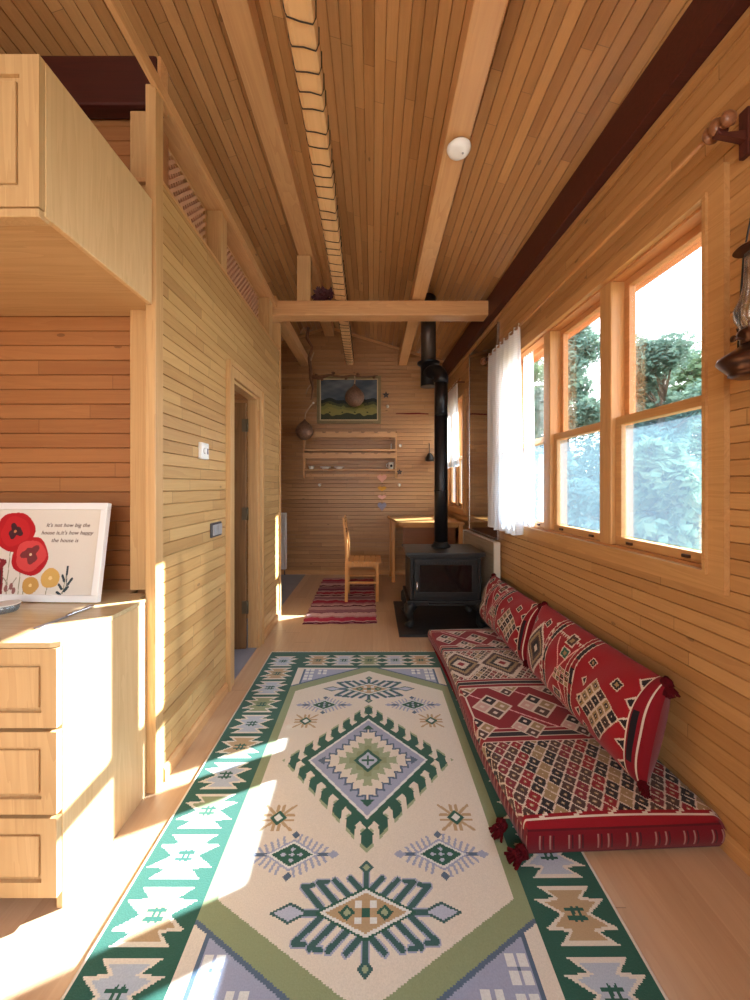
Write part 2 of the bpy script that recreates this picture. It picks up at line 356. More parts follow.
# ------------------------------------------------------------------ painted cloth
class Canvas:
    def __init__(s, w, h, cell, base):
        s.nx, s.ny = max(1, round(w/cell)), max(1, round(h/cell)); s.w, s.h = w, h
        xs = (np.arange(s.nx)+.5)*w/s.nx; ys = (np.arange(s.ny)+.5)*h/s.ny
        s.X, s.Y = np.meshgrid(xs, ys); s.c = np.zeros((s.ny, s.nx, 3)); s.c[:] = base
    def put(s, mask, col): s.c[mask] = col
    def rect(s, x0, x1, y0, y1, col): s.put((s.X >= x0) & (s.X < x1) & (s.Y >= y0) & (s.Y < y1), col)
    def poly(s, pts, col):
        X, Y = s.X, s.Y; m = np.zeros(X.shape, bool); n = len(pts)
        for i in range(n):
            x0, y0 = pts[i]; x1, y1 = pts[(i+1) % n]
            if y0 == y1: continue
            m ^= ((Y >= min(y0, y1)) & (Y < max(y0, y1)) & (X < x0+(Y-y0)*(x1-x0)/(y1-y0)))
        s.put(m, col)
    def seg(s, x0, y0, x1, y1, w, col):
        dx, dy = x1-x0, y1-y0; L = dx*dx+dy*dy+1e-12
        t = np.clip(((s.X-x0)*dx+(s.Y-y0)*dy)/L, 0, 1)
        s.put((s.X-x0-t*dx)**2+(s.Y-y0-t*dy)**2 < (w/2)**2, col)
    def line(s, pts, w, col, closed=False):
        for a, b in zip(pts, pts[1:]+([pts[0]] if closed else [])): s.seg(*a, *b, w, col)
    def dia(s, cx, cy, a, b, col, m0=0, m1=1):
        m = abs(s.X-cx)/a+abs(s.Y-cy)/b; s.put((m >= m0) & (m < m1), col)
    def disc(s, cx, cy, r, col, jit=0, seed=0, ry=None):
        a = np.arctan2(s.Y-cy, s.X-cx); rr = r*(1+jit*np.sin(3*a+seed)+jit*.6*np.sin(5*a+2*seed))
        s.put(np.hypot(s.X-cx, (s.Y-cy)*(r/(ry or r))) < rr, col)
    def mesh(s, name, fn, mat, parent=None, mw=None, thick=0, smooth=True):
        gx = np.linspace(0, s.w, s.nx+1); gy = np.linspace(0, s.h, s.ny+1)
        GX, GY = np.meshgrid(gx, gy); P = fn(GX, GY).reshape(-1, 3)
        nx = s.nx+1
        i, j = np.meshgrid(np.arange(s.nx), np.arange(s.ny)); a = (j*nx+i).ravel()
        Fc = np.stack([a, a+1, a+1+nx, a+nx], 1)
        colf = s.c.reshape(-1, 3)
        V = P; n0 = len(P)
        if thick:      # give the cloth an underside and edges
            Q = P.copy(); Q[:, 2] -= thick; V = np.vstack([P, Q])
            ring = list(range(0, nx))+[k*nx+nx-1 for k in range(1, s.ny+1)]+[s.ny*nx+k for k in range(nx-2, -1, -1)]+[k*nx for k in range(s.ny-1, 0, -1)]
            ring = np.array(ring); nxt = np.roll(ring, -1)
            Fc = np.vstack([Fc, np.stack([ring, ring+n0, nxt+n0, nxt], 1)])
            colf = np.vstack([colf, np.tile(s.c[0, 0], (len(ring), 1))])
        me = bpy.data.meshes.new(name)
        me.vertices.add(len(V)); me.vertices.foreach_set('co', V.astype(np.float32).ravel())
        me.loops.add(len(Fc)*4); me.loops.foreach_set('vertex_index', Fc.astype(np.int32).ravel())
        me.polygons.add(len(Fc)); me.polygons.foreach_set('loop_start', np.arange(0, len(Fc)*4, 4, dtype=np.int32))
        me.polygons.foreach_set('loop_total', np.full(len(Fc), 4, dtype=np.int32))
        me.update(calc_edges=True)
        me.polygons.foreach_set('use_smooth', np.full(len(Fc), smooth))
        at = me.attributes.new('dye', 'FLOAT_COLOR', 'CORNER')
        cc = np.ones((len(Fc), 4, 4), np.float32); cc[:, :, :3] = colf[:, None, :]
        at.data.foreach_set('color', cc.ravel())
        me.materials.append(M[mat])
        o = bpy.data.objects.new(name, me); COL.objects.link(o)
        if mw is not None: o.matrix_world = mw
        if parent is not None: o.parent = parent
        return o

# ================================================================== SETTING
YN = -1.6            # room runs on behind the camera to here
# floor
m = MB(); m.box(XL-.06, WA+.15, YN, YB, -.12, 0); struct(m.build('floor', 'floor'))
m = MB(); m.box(-3.2, XL-.06, 2.2, YB, -.12, -.002); m.build('floor', 'tile')['kind'] = 'structure'
m = MB(); m.box(-3.2, XL-.06, YN, 2.2, -.12, 0); struct(m.build('floor', 'floor'))

# ceiling: two slopes meeting over the ridge beam
RX, RZ, SR, SL = -.66, 3.66, .30, .33
def slope(name, dx, s, length):
    # boards run along Y
    ev = Vector((dx, 0, -s)).normalized(); eu = Vector((0, 1, 0)); ed = ev.cross(eu)
    if ed.z > 0: eu = -eu; ed = ev.cross(eu)
    u0, u1 = (YN, YB+.1) if eu.y > 0 else (-(YB+.1), -YN)
    m = MB(); m.boards(u0, u1, 0, length, back=.09)
    return struct(m.build(name, 'ceil', mw=frame_mat((RX, 0, RZ), eu, ed, ev)))
slope('ceiling', 1, SR, 2.15); slope('ceiling', -1, SL, 2.7)

# right wall (in its own frame: u along, z up), with holes for two windows and an added, unseen third
W1 = (1.425, 3.30, .985, 2.375)      # main window opening u0,u1,z0,z1
W2 = (4.70, 5.50, 1.02, 2.42)
UW0 = -.95; W0 = (-.9, .95, .985, 2.375)
m = MB()
for (a, b, c, d) in [(YN, 5.62, 0, .985), (YN, W0[0], .985, 2.375), (W0[1], W1[0], .985, 2.375), (W1[1], W2[0], .985, 2.375), (W1[1], W2[0], 2.375, 2.42),
                     (W2[1], 5.62, .985, 2.42), (W2[0], W2[1], .985, 1.02), (YN, W1[1], 2.375, 2.42), (YN, 5.62, 2.42, 3.16)]:
    m.boards(a, b, c, d, back=.11)
struct(m.build('wall_right', 'wall_r', mw=RW()))
m = MB(); OZ = (.95, 2.45); OX = (-1.6, .5)      # u = X here; unseen opening added to let daylight in from behind
for (a, b, c, d) in [(-3.2, OX[0], 0, 3.05), (OX[1], 1.5, 0, 3.05), (OX[0], OX[1], 0, OZ[0]), (OX[0], OX[1], OZ[1], 3.05)]: m.boards(a, b, c, d)
m.boards(-2.2, .9, 3.05, 3.4)
struct(m.build('wall_rear', 'wall_b', mw=frame_mat((0, YN, 0), (1, 0, 0), (0, 1, 0), (0, 0, 1))))
# back gable wall
m = MB()
m.boards(-1.15, 3.2, 0, 45*.058); 
k = 2.6
k = 45*.058
while k < 3.70:
    zt = k+.058
    xr = RX+(RZ-k-.02)/SR; xl = RX-(RZ-k-.02)/SL
    xr = min(xr, 1.15); xl = max(xl, -3.2)
    if xr > xl: m.boards(-xr, -xl, k, zt)
    k = zt
struct(m.build('wall_back', 'wall_b', mw=BW))
# crown strip on the gable under both slopes
for i, (sx, s, L) in enumerate(((1, SR, 1.9), (-1, SL, 1.6))):
    m = MB(); a = math.atan(s)
    m.box(0, L, -.02, 0, -.045, -.012, M4=Matrix.Scale(sx, 4, (1, 0, 0)) @ Matrix.Rotation(a, 4, 'Y'))
    struct(m.build('trim_1' if i == 0 else 'trim_2', 'pine_x', mw=T(RX, YB-.005, RZ)))
# left partition (u = -Y)
DO = (2.49, 3.06, 2.01)               # door opening y0,y1,top
m = MB()
for (y0, y1, z0, z1) in [(1.66, DO[0], 0, 2.01), (DO[1], 3.78, 0, 2.01), (1.66, 3.78, 2.01, 2.63)]:
    m.boards(-y1, -y0, z0, z1, back=.045)
struct(m.build('wall_left', 'wall_l', mw=LW))
# cap, corner post, end post, soffit plate of the partition
m = MB(); m.box(-.135, .004, 1.66, 3.78, 2.63, 2.65, .003); struct(m.build('trim_3', 'pine_y', mw=T(XL, 0, 0)))
m = MB(); m.box(-.032, .012, 1.605, 1.665, 0, 3.0, .004); struct(m.build('trim_4', 'pine_z', mw=T(XL, 0, 0)))
m = MB(); m.box(-.13, .012, 3.765, 3.80, 0, 2.92, .004); struct(m.build('trim_5', 'pine_z', mw=T(XL, 0, 0)))
m = MB(); m.box(-.16, .0, 1.665, 3.6, 2.99, 3.03, .003); m.box(-.004, .02, -1.5, 3.6, 2.985, 3.045, .004)
struct(m.build('trim_6', 'pine_y', mw=T(XL, 0, 0)))
for y, w in ((2.33, .09), (3.40, .12)):
    m = MB(); m.box(-.13, .0, y, y+w, 2.65, 2.99, .003); struct(m.build('trim_7', 'pine_z', mw=T(XL, 0, 0)))
# baseboards
m = MB(); m.prism([(0, 0), (.018, 0), (.018, .055), (.008, .07), (0, .07)], 1, -3.78, -DO[1]-.1) if 0 else None
for (a, b, nm) in ((1.67, DO[0]-.1, 'baseboard_left'), (DO[1]+.1, 3.765, 'baseboard_left')):
    m = MB(); m.prism([(0, 0), (.018, 0), (.018, .05), (.008, .066), (0, .066)], 1, a, b); struct(m.build(nm, 'pine_y', mw=T(XL, 0, 0)))
m = MB(); m.prism([(0, 0), (.018, 0), (.018, .05), (.008, .066), (0, .066)], 0, YN, 5.6); struct(m.build('baseboard_right', 'frame_x', mw=RW()))
m = MB(); m.prism([(0, 0), (.018, 0), (.018, .05), (.008, .066), (0, .066)], 0, -1.09, 3.2); struct(m.build('baseboard_back', 'pine_x', mw=BW))
# kitchen niche wall behind the counter, its uprights
KY = 1.74
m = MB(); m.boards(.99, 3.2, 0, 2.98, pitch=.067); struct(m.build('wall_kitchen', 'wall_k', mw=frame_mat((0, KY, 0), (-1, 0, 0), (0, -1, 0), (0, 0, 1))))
m = MB(); m.box(-1.075, XL-.034, KY-.06, KY-.001, .84, 2.96, .004); struct(m.build('trim_8', 'pine_z'))
# outer kitchen wall and far-left walls close the building; a gap is added to light the side room
m = MB()
for (a, b, c, d) in [(YN, 2.5, 0, 3.0), (3.45, YB+.1, 0, 3.0), (2.5, 3.45, 0, 1.1), (2.5, 3.45, 2.1, 3.0)]: m.boards(a, b, c, d, back=.1)
struct(m.build('wall_far_left', 'wall_b', mw=frame_mat((-3.2, 0, 0), (0, -1, 0), (1, 0, 0), (0, 0, 1)) @ Matrix.Translation((-(YB+YN+.1), 0, 0)) if 0 else frame_mat((-3.2, 0, 0), (0, -1, 0), (1, 0, 0), (0, 0, 1)) @ Matrix.Scale(-1, 4, (1, 0, 0))))
# little room behind the door: its side walls
m = MB(); m.boards(1.07, 3.2, 0, 2.6); struct(m.build('wall_washroom', 'wall_b', mw=frame_mat((0, 3.72, 0), (-1, 0, 0), (0, -1, 0), (0, 0, 1))))

# ------------------------------------------------------------------ beams
def beam(name, p0, p1, w, h, mat, label, cat='beam', group=None, bev=.006):
    """p0,p1 bottom centre ends (x,y,z)"""
    p0, p1 = Vector(p0), Vector(p1); d = p1-p0; L = d.length; ed = d.normalized()
    ex = ed.cross(Vector((0, 0, 1))).normalized(); ez = ex.cross(ed)
    m = MB(); m.box(-w/2, w/2, 0, L, 0, h, bev)
    o = m.build(name, mat, mw=frame_mat(p0, ex, ed, ez)); return tag(o, label, cat, group)
tie_y = 3.60
def bx(px, z, y=0):  # px on top border of picture for height z
    Y = (z-H)*F/VY; return FX(px, Y), Y
x, y = bx(491, 3.08)
def ext(p, q, ynew):
    p, q = Vector(p), Vector(q); t = (ynew-p.y)/(q.y-p.y); return p+(q-p)*t
q0, q1 = (x, y, 3.075), (FX(402.5, YB), YB-.005, 3.075)
beam('ceiling_beam', ext(q0, q1, YN+.05), q1, .125, .13, 'pine_y', 'plain planed pine beam carrying the white smoke detector')
x, y = bx(298, 3.10)
q0, q1 = (x, y, 3.075), (FX(350, YB), YB-.005, 3.075)
wb0 = ext(q0, q1, YN+.05)
wbeam = empty('ceiling_beam', tuple(wb0), 'pine beam wound along its length with thin dark cord', 'beam')
d = Vector(q1)-Vector(wb0); L = d.length; a = math.atan2(d.y, d.x)-PI/2
m = MB(); m.box(-.055, .055, 0, L, 0, .11, .02); wbody = m.build('timber', 'pine_pale', wbeam)
wbeam.rotation_euler = (0, 0, a)
m = MB(); yy = .3
while yy < L-.12:
    w = .058; j = lambda: random.uniform(-.012, .012); s = random.uniform(.02, .05)
    pts = [(-w, yy+j(), .11), (-w-.001, yy+s*.3, .03), (-w+.01, yy+s*.4, -.003), (0, yy+s*.6+j()*.5, -.004), (w-.01, yy+s*.9, -.003), (w+.001, yy+s, .03), (w, yy+s+.01, .11)]
    m.tube(pts, .0028, 5); yy += random.uniform(.075, .11)
m.build('cord', 'rope', wbeam)
# ridge beam, king post, back-room rafter, tie beam
beam('ceiling_beam', (-.64, YN+.05, 3.50), (-.64, YB-.01, 3.50), .14, .145, 'pine_y', 'ridge beam, highest and leftmost of the long pine beams')
beam('ceiling_beam', (-1.02, tie_y+.17, 3.06), (-1.0, YB-.01, 3.06), .12, .13, 'pine_y', 'short pine beam at far left beyond the tie beam')
m = MB(); m.box(XL-.03, 1.105, 0, .15, 0, .14, .012); tie = m.build('tie_beam', 'pine_x', mw=T(0, tie_y, 2.92)); tag(tie, 'pale horizontal pine tie beam crossing the room above the stove', 'beam')
m = MB(); m.box(-.065, .065, 0, .11, 0, .438, .005); kp = m.build('king_post', 'pine_z', mw=T(-.66, tie_y+.02, 3.061)); tag(kp, 'short upright pine post between tie beam and ridge beam', 'post')
# dark eaves beam along the right wall
m = MB(); m.box(-1.5, 5.58, .002, .085, 0, .21, .006); o = m.build('eaves_beam', 'mahog', mw=RW(0, 0, 2.885)); tag(o, 'dark reddish brown beam running along top of window wall', 'beam')
m = MB(); m.box(-1.5, 5.58, .002, .03, 0, .03, .004); struct(m.build('trim_9', 'frame_x', mw=RW(0, 0, 2.853)))
# dark red cross beam over the kitchen loft
m = MB(); m.box(-2.3, XL-.018, 0, .07, 0, .22, .012); o = m.build('loft_beam', 'mahog_x', mw=T(0, 1.66, 2.965)); tag(o, 'dark maroon cross beam above the hanging kitchen cabinet', 'beam')
m = MB(); m.box(-.016, .0, 0, .06, -.035, .185, .004); o = m.build('post_block', 'pine_x', mw=T(XL, 1.665, 3.0)); 
struct(o); o.name = 'trim_10'

# lattice panels above the partition
def lattice(y0, y1, label):
    o = empty('lattice_panel', (XL-.10, y0, 2.65), label, 'lattice', 'woven lattice panels above the partition')
    L = y1-y0; h = .335; m = MB()
    k = -.4
    while k < L+.4:
        for sgn in (1, -1):
            a = (k, 0) if sgn > 0 else (k, h); b = (k+h, h) if sgn > 0 else (k+h, 0)
            t0 = max(0, (0-a[0])/(b[0]-a[0])); t1 = min(1, (L-a[0])/(b[0]-a[0]))
            if t1 > t0+.02:
                p = (a[0]+(b[0]-a[0])*t0, a[1]+(b[1]-a[1])*t0); q = (a[0]+(b[0]-a[0])*t1, a[1]+(b[1]-a[1])*t1)
                dx, dz = q[0]-p[0], q[1]-p[1]; l = math.hypot(dx, dz); ang = math.atan2(dz, dx)
                m.box(0, l, -.0085, .0085, -.004+.006*sgn, .004+.006*sgn, M4=Matrix(((0, 0, 1, 0), (1, 0, 0, p[0]), (0, 1, 0, p[1]), (0, 0, 0, 1))) @ Matrix.Rotation(ang, 4, 'Z'))
        k += .048
    m.build('slats', 'lattice', o); m = MB()
    for (a, b, c, d) in ((0, L, 0, .014), (0, L, h-.014, h), (0, .014, 0, h), (L-.014, L, 0, h)): m.box(-.012, .012, a, b, c, d)
    m.build('frame', 'pine_y', o)
lattice(1.70, 2.325, 'pale cane lattice panel in the nearer opening above the partition')
lattice(2.425, 3.395, 'pale cane lattice panel in the farther opening above the partition')

# ------------------------------------------------------------------ windows
def casing(m, u0, u1, z0, z1, w, t, d0=0):
    m.prism([(u0-w, z0-w), (u1+w, z0-w), (u1, z0), (u0, z0)], 1, d0, d0+t)
    m.prism([(u0-w, z1+w), (u1+w, z1+w), (u1, z1), (u0, z1)], 1, d0, d0+t)
    m.prism([(u0-w, z0-w), (u0, z0), (u0, z1), (u0-w, z1+w)], 1, d0, d0+t)
    m.prism([(u1+w, z0-w), (u1, z0), (u1, z1), (u1+w, z1+w)], 1, d0, d0+t)
def ring(m, u0, u1, z0, z1, w, d0, d1, bev=.003):
    m.box(u0, u1, d0, d1, z0, z0+w, bev); m.box(u0, u1, d0, d1, z1-w, z1, bev)
    m.box(u0, u0+w, d0, d1, z0+w, z1-w, bev); m.box(u1-w, u1, d0, d1, z0+w, z1-w, bev)
def window(name, W, bays, zmid, cw=.075):
    win = empty(name, RW((W[0]+W[1])/2, 0, W[2]), kind='structure'); off = (W[0]+W[1])/2; zo = W[2]
    I = Matrix.Translation((-off, 0, -zo))
    def bld(m, nm, mat, par=win):
        m.v = [tuple(I @ Vector(v)) for v in m.v]; return m.build(nm, mat, par)
    m = MB(); casing(m, W[0], W[1], W[2], W[3], cw, .022); casing(m, W[0]-.0, W[1]+.0, W[2], W[3], .014, .012, .022)
    bld(m, 'casing', 'frame_x')
    m = MB(); t = .012       # reveal
    m.box(W[0], W[1], -.12, 0, W[2], W[2]+t); m.box(W[0], W[1], -.12, 0, W[3]-t, W[3]); m.box(W[0], W[0]+t, -.12, 0, W[2], W[3]); m.box(W[1]-t, W[1], -.12, 0, W[2], W[3])
    bld(m, 'reveal', 'red_x')
    for i in range(len(bays)-1):
        m = MB(); m.box(bays[i][1], bays[i+1][0], -.115, .008, W[2]+t, W[3]-t, .006); bld(m, 'mullion', 'frame_z')
    for (a, b) in bays:
        a2, b2 = max(a, W[0]+t), min(b, W[1]-t)
        m = MB(); ring(m, a2, b2, zmid, W[3]-t, .035, -.10, -.065); up = bld(m, 'upper_sash', 'red_x')
        m = MB(); m.box(a2+.035, b2-.035, -.086, -.080, zmid+.035, W[3]-t-.035); bld(m, 'pane', 'glass', up)
        m = MB(); ring(m, a2, b2, W[2]+t, zmid+.035, .042, -.058, -.018); lo = bld(m, 'lower_sash', 'frame_x')
        m = MB(); m.box(a2+.05, b2-.05, -.041, -.036, W[2]+t+.05, zmid-.015); bld(m, 'pane', 'glass_low', lo)
        m = MB()
        for q in (.2, .8):
            c = a2+(b2-a2)*q; m.box(c-.018, c+.018, -.018, -.006, W[2]+t+.012, W[2]+t+.026, .003)
        bld(m, 'sash_catch', 'lampmetal', lo)
    return win
window('window_1', W1, [(1.425, 1.975), (2.065, 2.60), (2.69, 3.30)], 1.62)
window('window_2', W2, [(4.70, 5.06), (5.13, 5.50)], 1.66, cw=.06)
window('window_added', W0, [(-.9, -.03), (.06, .95)], 1.62)  # out of view, added to bring more daylight into the room
# eave outside
m = MB(); 
for k in range(4): m.box(-2, 6.2, -.16-.085*(k+1)+.004, -.16-.085*k, 2.66-.02*k, 2.69-.02*k)
struct(m.build('trim_11', 'eave', mw=RW()))
m = MB(); m.box(-2, 6.2, -.545, -.50, 2.60, 2.70); struct(m.build('trim_12', 'eave', mw=RW()))

# ------------------------------------------------------------------ door to the side room
door = empty('door_1', (XL-.06, DO[1], 0), kind='structure')
m = MB()
def dcase(m, y0, y1, zt, w, x0, x1):
    m.prism([(y0-w, 0), (y0, 0), (y0, zt), (y0-w, zt+w)], 0, x0, x1); m.prism([(y1, 0), (y1+w, 0), (y1+w, zt+w), (y1, zt)], 0, x0, x1)
    m.prism([(y0-w, zt+w), (y0, zt), (y1, zt), (y1+w, zt+w)], 0, x0, x1)
dcase(m, DO[0]-DO[1], 0, DO[2], .09, .06, .082)
dcase(m, DO[0]-DO[1]-.065, .065, DO[2]+.065, .025, .082, .09)
m.build('casing', 'pine_z', door)
m = MB(); m.box(-.01, .06, DO[0]-DO[1]-.002, DO[0]-DO[1]+.02, 0, DO[2]); m.box(-.01, .06, -.02, .002, 0, DO[2]); m.box(-.01, .06, DO[0]-DO[1], 0, DO[2]-.02, DO[2])
m.build('jamb', 'pine_z', door)
m = MB(); m.box(-.08, .06, DO[0]-DO[1], 0, -.004, .006); m.build('threshold', 'tile', door)
leaf = empty('door_leaf', Matrix.Identity(4)); leaf.parent = door
leaf.location = (-.020, -.030, .01); leaf.rotation_euler = (0, 0, math.radians(187))
def drp(m, fn): pass
m = MB(); lw, lh = .68, 1.95; st = .10
for (a, b, c, d) in ((0, st, 0, lh), (lw-st, lw, 0, lh), (st, lw-st, 0, .16), (st, lw-st, lh-.12, lh), (st, lw-st, .78, .90), (st, lw-st, 1.02, 1.12), (lw/2-.03, lw/2+.03, .16, .78), (lw/2-.03, lw/2+.03, 1.12, lh-.12)):
    m.box(a, b, -.02, .02, c, d, .003)
for (a, b, c, d) in ((st, lw/2-.03, .16, .78), (lw/2+.03, lw-st, .16, .78), (st, lw-st, .90, 1.02), (st, lw/2-.03, 1.12, lh-.12), (lw/2+.03, lw-st, 1.12, lh-.12)):
    m.box(a, b, -.008, .008, c, d); m.box(a+.025, b-.025, -.016, .016, c+.025, d-.025, .008)
m.build('leaf_panel', 'door', leaf)
for z in (.28, 1.02, 1.72):
    m = MB(); m.tube([(-.012, .022, z), (-.012, .022, z+.10)], .008, 8); m.box(-.012, .03, .019, .023, z, z+.1); m.build('hinge', 'brass', leaf)

# ================================================================== WALL FITTINGS
def lw_thing(name, y, z, label, cat): return empty(name, frame_mat((XL, y, z), (0, -1, 0), (1, 0, 0), (0, 0, 1)), label, cat)
o = lw_thing('thermostat', 2.07, 1.49, 'square white thermostat on the left plank wall above the switch', 'thermostat')
m = MB(); m.box(-.045, .045, -.004, .018, -.045, .045, .006); m.build('housing', 'white', o)
m = MB(); m.lathe([(.017, 0), (.017, .006), (.012, .009), (0, .009)], 18, Matrix.Translation((.012, .018, 0)) @ Matrix.Rotation(-PI/2, 4, 'X')); m.build('dial', 'white', o)
m = MB(); m.box(-.034, -.02, .018, .0195, -.016, .016, .0005); m.build('indicator', 'bluegrey', o)
o = lw_thing('light_switch', 2.235, 1.045, 'double silver rocker light switch in a dark frame beside the door', 'light switch')
m = MB(); m.box(-.072, .072, .001, .012, -.042, .042, .004); m.build('back_plate', 'grey', o)
for c in (-.032, .032):
    m = MB(); m.box(c-.028, c+.028, .012, .020, -.031, .031, .004); m.build('rocker', 'silver', o)
# smoke detector
sdx, sdY = FX(457, 1.98), 1.98
o = empty('smoke_detector', (sdx+.01, sdY, 3.074), 'round white smoke detector under the planed pine beam', 'smoke detector')
m = MB(); m.lathe([(0, -.04), (.035, -.04), (.055, -.032), (.062, -.018), (.062, -.012)], 32); m.build('housing', 'white', o)
m = MB(); m.lathe([(.050, -.012), (.050, 0)], 32); m.build('mount', 'silver', o)
m = MB(); m.lathe([(0, -.042), (.006, -.042), (.007, -.037)], 10, c=(.02, 0, 0)); m.build('test_button', 'silver', o)

# ================================================================== RUG
CR = dict(cream=lin(206, 197, 182), green=lin(34, 82, 68), teal=lin(36, 92, 76), olive=lin(130, 140, 104), blue=lin(146, 152, 174), navy=lin(78, 96, 116),
          tan=lin(168, 142, 108), grey=lin(166, 174, 186), pale=lin(206, 208, 204), lav=lin(166, 172, 190), sage=lin(142, 154, 122))
RW_, RL_ = 1.53, 2.34
cv = Canvas(RW_, RL_, .0042, CR['green'])
class Sub:      # canvas with a centred, mirrored drawing frame
    pass
hx, hy = RW_/2, RL_/2
ca = cv
def P(x, y): return (hx+x, hy+y)
X, Y = cv.X-hx, cv.Y-hy; AX, AY = abs(X), abs(Y)
# inner field
BI = .262; ix, iy = hx-BI, hy-BI        # inner rectangle half sizes
cv.put((AX < ix) & (AY < iy), CR['olive'])
sh = .655; ap = iy+.03                     # hexagon shoulders / apex
lim = ap-(ap-sh)*AX/ix
inner_c = (AX < ix-.042) & (AY < (ap-.075)-((ap-sh))*AX/ix)
cv.put(inner_c, CR['cream'])
corner = (AX < ix) & (AY < iy) & (AY > lim)
cv.put(corner, CR['blue'])
cv.put(corner & (AX > ix-.045), CR['cream']); cv.put(corner & (AX > ix-.058) & (AX <= ix-.045), CR['navy'])
cv.put(corner & (AY > iy-.02), CR['cream'])
cv.put(corner & (AY < lim+.014), CR['navy'])
# little four-square blocks in the corner panels
for sx in (-1, 1):
    for sy in (-1, 1):
        for (cx, cy) in ((.412, .775), (.412, .858), (.325, .848)):
            for a in (-.017, .017):
                for b in (-.019, .019):
                    x0, y0 = hx+sx*cx+a, hy+sy*cy+b; cv.rect(x0-.012, x0+.012, y0-.013, y0+.013, CR['pale'])
            cv.rect(hx+sx*cx-.006, hx+sx*cx+.006, hy+sy*cy-.006, hy+sy*cy+.006, CR['navy'])
# border motifs
def motif(cx, cy, vert, fill):
    hw, hh = (.108, .079)
    def prof(s):
        return [(.78*s, 1), (.40*s, .58), (1.0*s, .50), (.42*s, 0), (1.0*s, -.50), (.40*s, -.58), (.78*s, -1)]
    def mk(k):
        pts = [(x*hw*k, y*hh*k) for x, y in prof(1)]+[(x*hw*k, y*hh*k) for x, y in reversed(prof(-1))]
        return [P(cx+x, cy+y) if vert else P(cx+x, cy+y) for x, y in pts]
    cv.poly(mk(1.0), CR['cream'])
    pts = [(x, y) for x, y in [(.52, .84), (.26, .52), (.72, .40), (.30, 0), (.72, -.40), (.26, -.52), (.52, -.84), (-.52, -.84), (-.26, -.52), (-.72, -.40), (-.30, 0), (-.72, .40), (-.26, .52), (-.52, .84)]]
    cv.poly([P(cx+x*hw, cy+y*hh) for x, y in pts], fill)
    for y in (-.011, .011): cv.line([P(cx-.026, cy+y), P(cx+.026, cy+y)], .009, CR['green'])
    for x in (-.008, .01): cv.line([P(cx+x, cy-.018), P(cx+x+.004, cy+.018)], .009, CR['green'])
cols = [CR['grey'], CR['tan'], CR['grey'], CR['olive'], CR['grey'], CR['tan']]
n = 12; pitch = (RL_-.13)/n
for i in range(n):
    cy = hy-.065-pitch*(i+.5)
    for s in (-1, 1): motif(s*(hx-BI/2), cy, True, tuple(c*1.0 for c in cols[(i) % 4]))
for i in range(5):
    cx = (i-2)*.19
    for s in (-1, 1): motif(cx, s*(hy-BI/2-.012), True, cols[(i+1) % 4])
cv.put((AX > hx-.008) | (AY > hy-.006), CR['cream'])
cv.put(((AX > ix) & (AX < ix+.010) & (AY < iy)), CR['green'])
# central medallion
a0, b0 = .288, .325
m_ = AX/a0+AY/b0
par = (AX/a0-AY/b0)
ph = (par*2.5+.25)
fr = np.mod(ph, 1.0)
hk = (m_ >= 1.08) & (m_ < 1.26) & (fr < .55)
cv.put(hk, CR['green'])
fr2 = np.mod(ph+(m_-1.20)*2.2, 1.0)
cv.put((m_ >= 1.22) & (m_ < 1.40) & (fr2 < .60), CR['green'])
cv.put((m_ >= 1.35) & (m_ < 1.40) & (fr2 < .60), CR['sage'])
cv.put((m_ >= 1.14) & (m_ < 1.22) & (fr > .55) & (fr < .64), CR['sage'])
cv.put((m_ < 1.10), CR['green']); cv.put(m_ < .98, CR['pale']); cv.put(m_ < .93, CR['blue'])
z1 = .62+.13*abs(np.mod(par*5.0+.5, 1.0)-.5)*2
cv.put(m_ < z1+.07, CR['navy']); cv.put(m_ < z1, CR['cream'])
z2 = .40+.16*abs(np.mod(par*5.0, 1.0)-.5)*2
cv.put(m_ < z2, CR['sage'])
z3 = .26+.10*abs(np.mod(par*4.0, 1.0)-.5)*2
cv.put(m_ < z3, CR['olive'])
cv.put(m_ < .235, CR['green']); cv.put(m_ < .165, CR['lav'])
cv.rect(hx-.03, hx+.03, hy-.006, hy+.006, CR['green']); cv.rect(hx-.006, hx+.006, hy-.03, hy+.03, CR['green'])
for s in (-1, 1):
    cv.poly([P(-.03, s*.225), P(.03, s*.225), P(0, s*.262)], CR['green']); cv.poly([P(s*.20, -.03), P(s*.20, .03), P(s*.235, 0)], CR['navy'])
# spiders
def spider(cx, cy, col):
    for dx, dy in ((1, .35), (1, 1), (.35, 1)):
        for sx in (-1, 1):
            for sy in (-1, 1):
                cv.line([P(cx, cy), P(cx+sx*dx*.032, cy+sy*dy*.032), P(cx+sx*(dx*.032+.026*(dx > .9)), cy+sy*(dy*.032+.022*(dy > .9)))], .011, col)
    cv.dia(*P(cx, cy), .034, .034, CR['green']); cv.dia(*P(cx, cy), .018, .018, CR['pale'])
for (px, py) in ((281, 820), (456, 821), (303, 723), (430, 723)):
    fx, fy = floorpt(px, py); s = -1 if fx < 0 else 1
    yy = fy-1.79
    spider(s*.345, (.30 if yy > 0 else -.31), CR['tan'])
